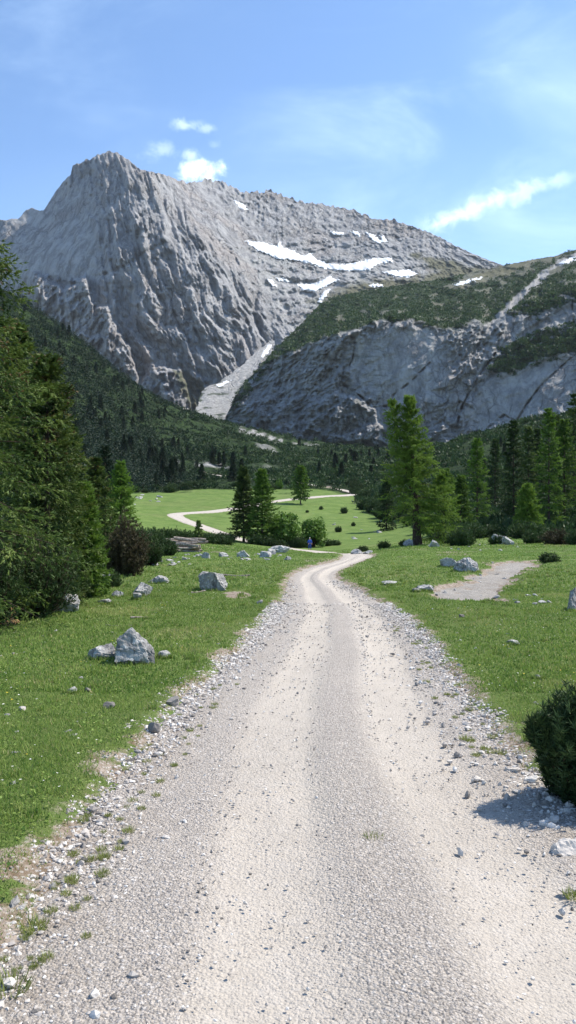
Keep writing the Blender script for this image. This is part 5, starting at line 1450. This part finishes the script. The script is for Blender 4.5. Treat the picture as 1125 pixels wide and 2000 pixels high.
# tufts of yellowish grass growing on the gravel
TU = []
for i in range(4):
    r2 = np.random.default_rng(150+i); n = 130
    rr = np.sqrt(r2.random(n))*0.06; az = r2.uniform(0, 6.28, n)
    b = np.stack([np.cos(az)*rr, np.sin(az)*rr, 0*rr-0.005], -1)
    t = unit(np.stack([np.cos(az)*rr*9, np.sin(az)*rr*9, np.ones(n)], -1)+r2.normal(0, .3, (n, 3)))
    a2 = r2.uniform(0, 3.14, n); s = np.stack([np.cos(a2), np.sin(a2), 0*a2], -1)*0.003
    TU.append(tri_mesh('grass_tuft', np.stack([b-s, b+s, b+t*r2.uniform(.02, .07, (n, 1))], 1), np.clip(r2.normal(.45, .25, n), 0, 1)))
def put_tuft(u, v, s, label, group=None):
    d = 2704.0/(v-1025.0); x = (u-562.5)/F*d
    o = bpy.data.objects.new('grass_tuft', TU[rng.integers(4)]); COL.objects.link(o)
    if not o.data.materials: o.data.materials.append(M['tuft'])
    o.location = (x, d, float(base_z(x, d))+0.004); o.rotation_euler = (0, 0, rng.uniform(0, 6.28)); o.scale = (s, s, s)
    tag(o, label, 'grass tuft', group)
put_tuft(729, 1640, 0.85, 'yellowish grass tuft alone in the middle of the road')
put_tuft(672, 1578, 0.35, 'tiny grass tuft in the middle of the road, left above the yellowish one')
for i in range(70):
    v = rng.uniform(1290, 1900); e0 = float(np.interp(v, [1240, 1290, 1360, 1500, 1600, 1690, 1770, 1950], [500, 450, 372, 240, 150, 75, 20, -60])); w = (v-1025)*0.22
    put_tuft(e0+rng.uniform(0.03, 1.0)*w, v, rng.uniform(.25, .6), 'ragged grass tuft growing in the gravel along the left road edge', 'grass tufts on the left road edge')
for i in range(40):
    v = rng.uniform(1195, 1480); e0 = float(np.interp(v, [1190, 1210, 1280, 1340, 1420, 1460], [768, 790, 855, 898, 955, 1000])); w = (v-1025)*0.20
    put_tuft(e0-rng.uniform(0.03, 1.0)*w, v, rng.uniform(.3, .8), 'ragged grass tuft growing in the gravel along the right road edge', 'grass tufts on the right road edge')
put_tuft(68, 1812, 1.0, 'green grass clump on the gravel at the lower left'); put_tuft(14, 1935, 1.3, 'thick green grass clump in the lower left corner'); put_tuft(1120, 1752, 0.8, 'green tuft at the lower right frame edge')

# ------------------------------------------------------------------ loose gravel lying on the road
def gravel():
    rng = np.random.default_rng(27)
    n = 130000
    y = 1.6+16*rng.random(n)**1.5; s = rng.uniform(-0.10, 1.08, n)
    l = np.interp(y, EY, EL); r = np.interp(y, EY, ER); x = l+(r-l)*s
    wob = 0.02*noise(x*0.7, y*0.35, 0, 61); S = s+wob
    tr = np.maximum(sstep(0.125, 0.05, np.abs(S-0.37)), sstep(0.135, 0.06, np.abs(S-0.745)))
    cen = sstep(0.12, 0.03, np.abs(S-0.565+0.03*noise(x*0, y*0.5, 0, 66))); edge = np.maximum(sstep(0.16, 0.0, S), sstep(0.88, 1.0, S))
    clump = fbm(x*1.6, y*1.6, 0, 67, 3)
    keep = rng.random(n) < np.clip((0.16+0.75*cen+0.9*edge+0.25*clump)*(1-0.80*tr), 0.06, 1)
    keep &= (562.5+F*x/y > -40) & (562.5+F*x/y < 1165)
    x, y, cen, edge = x[keep], y[keep], cen[keep], edge[keep]; N = len(x)
    sz = (0.0028+0.008*rng.random(N)**2.4+0.012*edge*rng.random(N)**3+0.004*cen*rng.random(N))*np.interp(y, [2, 8, 18], [0.9, 1.3, 2.0])
    nb = 4200
    yb = 2.6+22*rng.random(nb)**1.4; rs = rng.random(nb) < 0.62
    lb = np.interp(yb, EY, EL); rb = np.interp(yb, EY, ER)
    xb = np.where(rs, rb-0.02-0.55*np.abs(rng.normal(0, .55, nb))+0.08, lb+0.02+0.5*np.abs(rng.normal(0, .5, nb))-0.06)
    kb = (fbm(xb*1.3, yb*1.3, 0, 68, 3) > -0.25) & ((yb > 6) | rs | (rng.random(nb) < 0.6)) & (562.5+F*xb/yb > -40) & (562.5+F*xb/yb < 1165)
    xb, yb = xb[kb], yb[kb]
    x = np.concatenate([x, xb]); y = np.concatenate([y, yb]); N = len(x)
    sz = np.concatenate([sz, (0.008+0.024*rng.random(len(xb))**3.0)*np.interp(yb, [2, 20], [1, 1.0])])
    v0, f0 = ICO[1]
    sc = rng.uniform(0.55, 1.25, (N, 1, 3))*np.array([1, 1, .75]); az = rng.uniform(0, 6.28, N); ca, sa = np.cos(az)[:, None], np.sin(az)[:, None]
    vv = v0[None]*(1+0.22*rng.normal(size=(N, len(v0), 1)))*sc*sz[:, None, None]
    X = vv[..., 0]*ca-vv[..., 1]*sa; Y = vv[..., 0]*sa+vv[..., 1]*ca
    bz = base_z(x, y)-0.004+0.012*noise(x*2.3, y*2.3, 0, 63)
    e = road_e(x, y); bz = bz+0.03*sstep(-.02, .2, e)
    V = np.stack([X+x[:, None], Y+y[:, None], vv[..., 2]+(bz+sz*0.35)[:, None]], -1)
    Fc = f0[None]+(np.arange(N)*len(v0))[:, None, None]
    me = mesh_np('loose_gravel', V.reshape(-1, 3), Fc.reshape(-1, 3), {'tint': np.repeat(rng.random(N)**1.15, len(v0))}, smooth=False)
    print('gravel', N)
    tag(link('loose_gravel', me, M['stone']), 'loose grey and pale gravel strewn over the road', 'gravel', kind='stuff')
gravel()
# ------------------------------------------------------------------ walker
def skin_mesh(name, joints, edges, root=0, sub=2):
    me = bpy.data.meshes.new(name)
    me.from_pydata([j[:3] for j in joints], edges, [])
    o = bpy.data.objects.new(name, me); COL.objects.link(o)
    m = o.modifiers.new('skin', 'SKIN'); m.use_smooth_shade = True
    s = o.modifiers.new('sub', 'SUBSURF'); s.levels = sub; s.render_levels = sub
    for i, j in enumerate(joints):
        r = j[3] if hasattr(j[3], '__len__') else (j[3], j[3])
        me.skin_vertices[0].data[i].radius = r
        me.skin_vertices[0].data[i].use_root = (i == root)
    dg = bpy.context.evaluated_depsgraph_get(); dg.update()
    out = bpy.data.meshes.new_from_object(o.evaluated_get(dg))
    bpy.data.objects.remove(o); out.name = name
    return out
def walker():
    d = 110.5; l = at(605, d); root = empty('person', l, R(8))
    tag(root, 'walker in blue clothes and a pale hat standing on the path before the round bush', 'person')
    # front towards -y (towards the viewer)
    J = [(0, 0, .95, (.15, .11)), (0, 0, 1.12, (.135, .10)), (0, .01, 1.32, (.17, .115)), (0, .01, 1.46, (.09, .07)), (0, 0, 1.53, .052), (0, -.015, 1.62, (.072, .088)), (0, -.01, 1.71, (.07, .085)),
         (-.10, 0, .88, .085), (-.12, -.03, .50, .058), (-.125, .02, .10, .042), (-.13, -.12, .04, (.042, .032)),
         (.10, 0, .88, .085), (.13, -.08, .50, .058), (.14, -.10, .10, .042), (.15, -.23, .04, (.042, .032)),
         (-.20, .01, 1.40, .058), (-.27, .02, 1.14, .043), (-.25, -.14, .93, .032), (-.24, -.20, .88, (.032, .018)),
         (.20, .01, 1.40, .058), (.28, .03, 1.14, .043), (.27, -.12, .92, .032), (.265, -.18, .86, (.032, .018))]
    E = [(0, 1), (1, 2), (2, 3), (3, 4), (4, 5), (5, 6), (0, 7), (7, 8), (8, 9), (9, 10), (0, 11), (11, 12), (12, 13), (13, 14), (2, 15), (15, 16), (16, 17), (17, 18), (2, 19), (19, 20), (20, 21), (21, 22)]
    for w, sg in ((18, -1), (22, 1)):
        bx, by, bz = J[w][:3]
        for k, (ox, ln) in enumerate(((-.026, .07), (-.009, .08), (.009, .075), (.026, .06))):
            a = len(J); J.append((bx+ox, by-.03, bz-.03, .0095)); J.append((bx+ox, by-.03-ln*.4, bz-.03-ln*.55, .0085)); J.append((bx+ox, by-.02-ln*.3, bz-.03-ln, .0075))
            E += [(w, a), (a, a+1), (a+1, a+2)]
        a = len(J); J.append((bx-sg*.035, by-.02, bz+.0, .011)); J.append((bx-sg*.045, by-.055, bz-.02, .009)); E += [(w, a), (a, a+1)]
    a = len(J); J.append((0, -.105, 1.62, .012)); E.append((5, a))
    for sx in (-1, 1):
        a = len(J); J.append((sx*.080, .0, 1.62, (.010, .02))); E.append((5, a))
    link('body', skin_mesh('body', J, E), M['skin'], root)
    T = [(0, 0, .93, (.18, .135)), (0, 0, 1.12, (.165, .125)), (0, .01, 1.32, (.20, .14)), (0, .01, 1.45, (.11, .09)), (-.20, .01, 1.40, .078), (-.27, .02, 1.14, .062), (-.255, -.11, .97, .050), (.20, .01, 1.40, .078), (.28, .03, 1.14, .062), (.275, -.09, .96, .050)]
    link('jacket', skin_mesh('jacket', T, [(0, 1), (1, 2), (2, 3), (2, 4), (4, 5), (5, 6), (2, 7), (7, 8), (8, 9)]), M['blue'], root)
    K = [(0, 0, .95, (.17, .13)), (-.10, 0, .86, .108), (-.12, -.03, .50, .080), (-.125, .02, .13, .066), (.10, 0, .86, .108), (.13, -.08, .50, .080), (.14, -.10, .13, .066)]
    link('trousers', skin_mesh('trousers', K, [(0, 1), (1, 2), (2, 3), (0, 4), (4, 5), (5, 6)]), M['blue_dark'], root)
    H = [(0, 0, 1.665, (.105, .12)), (0, 0, 1.74, (.09, .105)), (0, 0, 1.79, (.05, .06))]
    hat = link('hat', skin_mesh('hat', H, [(0, 1), (1, 2)]), M['hat'], root)
    hr = [(0, .055, 1.60, (.075, .05)), (0, .05, 1.68, (.082, .06))]
    link('hair', skin_mesh('hair', hr, [(0, 1)]), M['hair'], root)
    for x, y in ((-.128, -.045), (.146, -.155)):
        b = [(x, y+.07, .06, (.055, .06)), (x, y-.09, .045, (.05, .045)), (x, y+.06, .13, .055)]
        link('boot', skin_mesh('boot', b, [(0, 1), (0, 2)]), M['boot'], root)
walker()

# ------------------------------------------------------------------ timber
def log_mesh(L, r, seed, bend=0.03):
    rg = np.random.default_rng(seed)
    t = np.linspace(-0.5, 0.5, 9)
    pts = np.stack([t*L, bend*L*np.sin(t*5+rg.uniform(0, 6)), bend*0.5*L*np.cos(t*4+rg.uniform(0, 6))], -1)
    rad = r*(1-0.25*(t+.5))*(1+0.08*rg.normal(size=9))
    v, f = tube_np(pts, rad, 8)
    faces = [tuple(x) for x in f]; n = len(v)
    vs = [tuple(x) for x in v]
    vs.append(tuple(pts[0])); vs.append(tuple(pts[-1]))
    for k in range(8):
        faces.append((n, (k+1) % 8, k)); faces.append((n+1, 64+k, 64+(k+1) % 8))
    me = bpy.data.meshes.new('log'); me.from_pydata(vs, [], faces); me.update()
    return me
rng = np.random.default_rng(31)
d0 = 50.0; l0 = np.array(at(349, d0))
k = 0
for layer, cnt in enumerate((6, 6, 5, 4, 2)):
    for i in range(cnt):
        L = rng.uniform(1.5, 2.7); r = rng.uniform(0.07, 0.12)
        o = link('log', log_mesh(L, r, 700+k), M['grey_wood'])
        o.location = (l0[0]+rng.uniform(-0.35, 0.45)+0.12*layer, l0[1]+(i-cnt/2)*0.24+0.1*rng.normal(), l0[2]+0.08+layer*0.17+rng.uniform(-.02, .02))
        o.rotation_euler = (0, rng.normal(0.03, 0.05), rng.normal(0.05, 0.16))
        tag(o, 'weathered grey log in the pile of timber at the meadow edge', 'log', 'logs of the timber pile')
        k += 1
def branch(label, u, v, L, r, rz, seed, mat='grey_wood', ry=0.0, name='dead_branch', cat='branch'):
    d = 2704.0/(v-1025.0); l = at(u, d, r*0.9)
    m = log_mesh(L, r, seed, 0.06); o = link(name, m, M[mat]); o.location = l; o.rotation_euler = (0, ry, rz)
    tag(o, label, cat)
branch('pale forked stick lying in the grass below the low light outcrop', 272, 1211, 0.35, 0.018, 0.5, 801)
branch('thin pale stick flat in the grass left of the forked one', 232, 1226, 0.45, 0.007, 0.1, 802)
branch('dark dead branch on the grass right of the square boulder', 462, 1129, 0.9, 0.035, 0.05, 803)
branch('dark stick poking out at the foot of the square boulder', 388, 1160, 0.45, 0.02, 0.7, 804)
branch('small twig lying on the gravel in the middle of the road', 588, 1744, 0.055, 0.0022, -0.4, 805)
branch('thin bent twig on the gravel near the lower left corner', 60, 1918, 0.09, 0.002, -0.5, 806)
def stump():
    l = at(8, 13.6); root = empty('tree_stump', l, 0.4); tag(root, 'rotten orange brown stump under the dwarf pine at the left edge', 'tree stump')
    t = np.array([-0.1, 0.0, 0.08, 0.2, 0.30]); v, f = tube_np(np.stack([0*t, 0*t, t], -1), np.array([.30, .27, .22, .19, .18]), 14)
    rg = np.random.default_rng(5); v = v*(1+0.06*rg.normal(size=(len(v), 1))*np.array([1, 1, .3]))
    link('bark', mesh_np('bark', v, f), M['cut_wood'], root)
    ang = np.linspace(0, 2*np.pi, 14, endpoint=False)
    vs = [(0, 0, .285)]+[(.165*math.cos(a), .165*math.sin(a), .29+0.012*math.sin(a*5)) for a in ang]
    me = bpy.data.meshes.new('cut_top'); me.from_pydata(vs, [], [(0, 1+i, 1+(i+1) % 14) for i in range(14)])
    link('cut_top', me, M['grey_wood'], root)
stump()
for i, (u, v, s) in enumerate([(688, 1602, .016), (700, 1598, .02), (735, 1604, .018), (790, 1776, .016), (803, 1778, .016)]):
    d = 2704.0/(v-1025.0); x = (u-562.5)/F*d
    vv, f = rock_geo(900+i, (s*1.3, s, s*.8), 2)
    o = link('clod', mesh_np('clod', vv, f, smooth=True), M['dung']); o.location = (x, d, float(base_z(x, d))+0.002)
    tag(o, 'dark brown clod on the gravel in the middle of the road', 'clod', 'dark clods on the road')
# ------------------------------------------------------------------ light, sky, camera
SUN_AZ, SUN_EL = 66.0, 52.0     # azimuth clockwise from straight ahead
def build_light():
    w = bpy.data.worlds.new('World'); C.world = w; w.use_nodes = True
    t = NT(w.node_tree); t.n.clear()
    out = t.add('ShaderNodeOutputWorld')
    sky = t.add('ShaderNodeTexSky', sky_type='NISHITA', sun_disc=False)
    sky.sun_elevation = R(SUN_EL); sky.sun_rotation = R(SUN_AZ)
    sky.altitude = 1400; sky.air_density = 1.0; sky.dust_density = 0.6; sky.ozone_density = 2.0
    g = t.add('ShaderNodeTexCoord').outputs['Generated']
    s = t.add('ShaderNodeSeparateXYZ', {0: g})
    y = t.math('MAXIMUM', s.outputs[1], 0.03)
    px = t.math('DIVIDE', s.outputs[0], y); pz = t.math('DIVIDE', s.outputs[2], y)
    vec = t.add('ShaderNodeCombineXYZ', {0: px, 1: pz, 2: 0.0}).outputs[0]
    front = t.smooth(s.outputs[1], 0.05, 0.3)
    def pix(u, v): return ((u-562.5)/F, (1000.0-v)/F)
    # thin high cirrus
    c1 = t.noise(t.map(vec, (1.2, 3.2, 1), (0, 0, R(-32))), 2.2, 7, 0.6, 0.6)
    c2 = t.noise(t.map(vec, (1, 1.6, 1), (0, 0, R(20)), (3, 1, 0)), 1.6, 5, 0.55, 0.3)
    cir = t.math('MULTIPLY', t.smooth(c1, 0.40, 0.78), t.smooth(c2, 0.36, 0.70))
    def blob(u, v, ru, rv, rot=0.0):
        cx, cz = pix(u, v)
        dx = t.math('SUBTRACT', px, cx); dz = t.math('SUBTRACT', pz, cz)
        c, s_ = math.cos(rot), math.sin(rot)
        a = t.math('ADD', t.math('MULTIPLY', dx, c*F/ru), t.math('MULTIPLY', dz, s_*F/ru))
        b = t.math('ADD', t.math('MULTIPLY', dx, -s_*F/rv), t.math('MULTIPLY', dz, c*F/rv))
        return t.math('SQRT', t.math('ADD', t.math('MULTIPLY', a, a), t.math('MULTIPLY', b, b)))
    right = t.smooth(blob(1150, 190, 330, 150, R(-25)), 1.0, 0.0)
    low = t.smooth(blob(560, 420, 900, 190), 1.0, 0.2)
    veil = t.math('ADD', t.math('MULTIPLY', cir, t.math('ADD', 0.42, t.math('MULTIPLY', right, 0.55))), t.math('ADD', t.math('MULTIPLY', right, 0.16), t.math('MULTIPLY', low, 0.06)))
    # puffs by the summit
    pn = t.noise(vec, 24.0, 6, 0.62, 0.3)
    pn0 = t.math('MULTIPLY', t.math('SUBTRACT', pn, 0.5), 4.2)
    cloud = 0.0
    for (u, v, ru, rv, a) in ((388, 334, 40, 26, 0.8), (376, 302, 20, 18, 0.4), (366, 245, 28, 11, 0.40), (402, 251, 22, 8, 0.28), (320, 293, 34, 17, 0.26), (420, 285, 16, 10, 0.15)):
        b = t.math('ADD', blob(u, v, ru, rv), pn0)
        cloud = t.math('MAXIMUM', t.math('MULTIPLY', t.smooth(b, 1.35, 0.0), a), cloud)
    # old contrail spreading above the right ridge
    ax, az = pix(822, 450); bx, bz = pix(1128, 338)
    L = math.hypot(bx-ax, bz-az); ca, sa = (bx-ax)/L, (bz-az)/L
    dx = t.math('SUBTRACT', px, ax); dz = t.math('SUBTRACT', pz, az)
    al = t.math('DIVIDE', t.math('ADD', t.math('MULTIPLY', dx, ca), t.math('MULTIPLY', dz, sa)), L)
    pe = t.math('MULTIPLY', t.math('SUBTRACT', t.math('MULTIPLY', dz, ca), t.math('MULTIPLY', dx, sa)), F)
    wn = t.noise(vec, 34.0, 6, 0.6, 0.4)
    wig = t.math('MULTIPLY', t.math('SUBTRACT', t.noise(vec, 9.0, 4, 0.6), 0.5), 26.0)
    pe = t.math('ABSOLUTE', t.math('ADD', pe, wig))
    wid = t.math('SUBTRACT', 27.0, t.math('MULTIPLY', al, 13.0))
    pe = t.math('ADD', t.math('DIVIDE', pe, wid), t.math('MULTIPLY', t.math('SUBTRACT', wn, 0.5), 3.6))
    tr = t.math('MULTIPLY', t.smooth(pe, 1.25, -0.1), t.math('MULTIPLY', t.smooth(al, -0.03, 0.10), t.smooth(al, 1.06, 0.85)))
    tr = t.math('MULTIPLY', tr, t.math('SUBTRACT', 0.50, t.math('MULTIPLY', al, 0.22)))
    cloud = t.math('MAXIMUM', cloud, tr)
    amt = t.math('MULTIPLY', t.math('ADD', veil, cloud, clamp=True), front)
    tint = t.mix(1.0, sky.outputs[0], SKY_TINT, 'MULTIPLY')
    cl = t.mix(cloud, (5.6, 7.2, 8.6), (9.0, 9.3, 9.6))
    col = t.mix(amt, tint, cl)
    bg = t.add('ShaderNodeBackground', {'Color': col, 'Strength': SKY_STR})
    t.l.new(bg.outputs[0], out.inputs[0])
    sd = bpy.data.lights.new('sun', 'SUN'); sd.energy = 4.6; sd.angle = R(0.55); sd.color = (1.0, 0.94, 0.84)
    so = bpy.data.objects.new('sun', sd); COL.objects.link(so)
    dirv = Vector((math.sin(R(SUN_AZ))*math.cos(R(SUN_EL)), math.cos(R(SUN_AZ))*math.cos(R(SUN_EL)), math.sin(R(SUN_EL))))
    so.rotation_euler = dirv.to_track_quat('Z', 'Y').to_euler(); so.location = dirv*50
SKY_TINT = (0.93, 1.04, 1.10); SKY_STR = 0.15
build_light()
cd = bpy.data.cameras.new('camera'); cam = bpy.data.objects.new('camera', cd); COL.objects.link(cam)
cd.sensor_fit = 'VERTICAL'; cd.sensor_height = 36; cd.lens = 36*F/2000.0
cam.location = (0, 0, EYE); cam.rotation_euler = (R(90), 0, 0)
cd.clip_start = 0.05; cd.clip_end = 20000
C.camera = cam
C.view_settings.view_transform = 'Standard'; C.view_settings.look = 'None'
C.view_settings.exposure = 0.64; C.view_settings.gamma = 1.0
C.cycles.max_bounces = 6; C.cycles.transparent_max_bounces = 4
def build_haze():
    m, t, out = new_mat('valley_haze')
    v = t.add('ShaderNodeVolumePrincipled', {'Color': (0.80, 0.88, 1.0, 1), 'Density': HAZE, 'Anisotropy': 0.1})
    t.l.new(v.outputs[0], out.inputs['Volume'])
    bm = bmesh.new(); bmesh.ops.create_cube(bm, size=1.0)
    me = bpy.data.meshes.new('haze'); bm.to_mesh(me); bm.free()
    x0, x1, y0, y1, z0, z1 = -5200, 5200, -60, 4300, -140, 1340
    o = link('haze', me, m, loc=((x0+x1)/2, (y0+y1)/2, (z0+z1)/2)); o.scale = (x1-x0, y1-y0, z1-z0)
    tag(o, kind='stuff')
HAZE = 2.6e-5
build_haze()
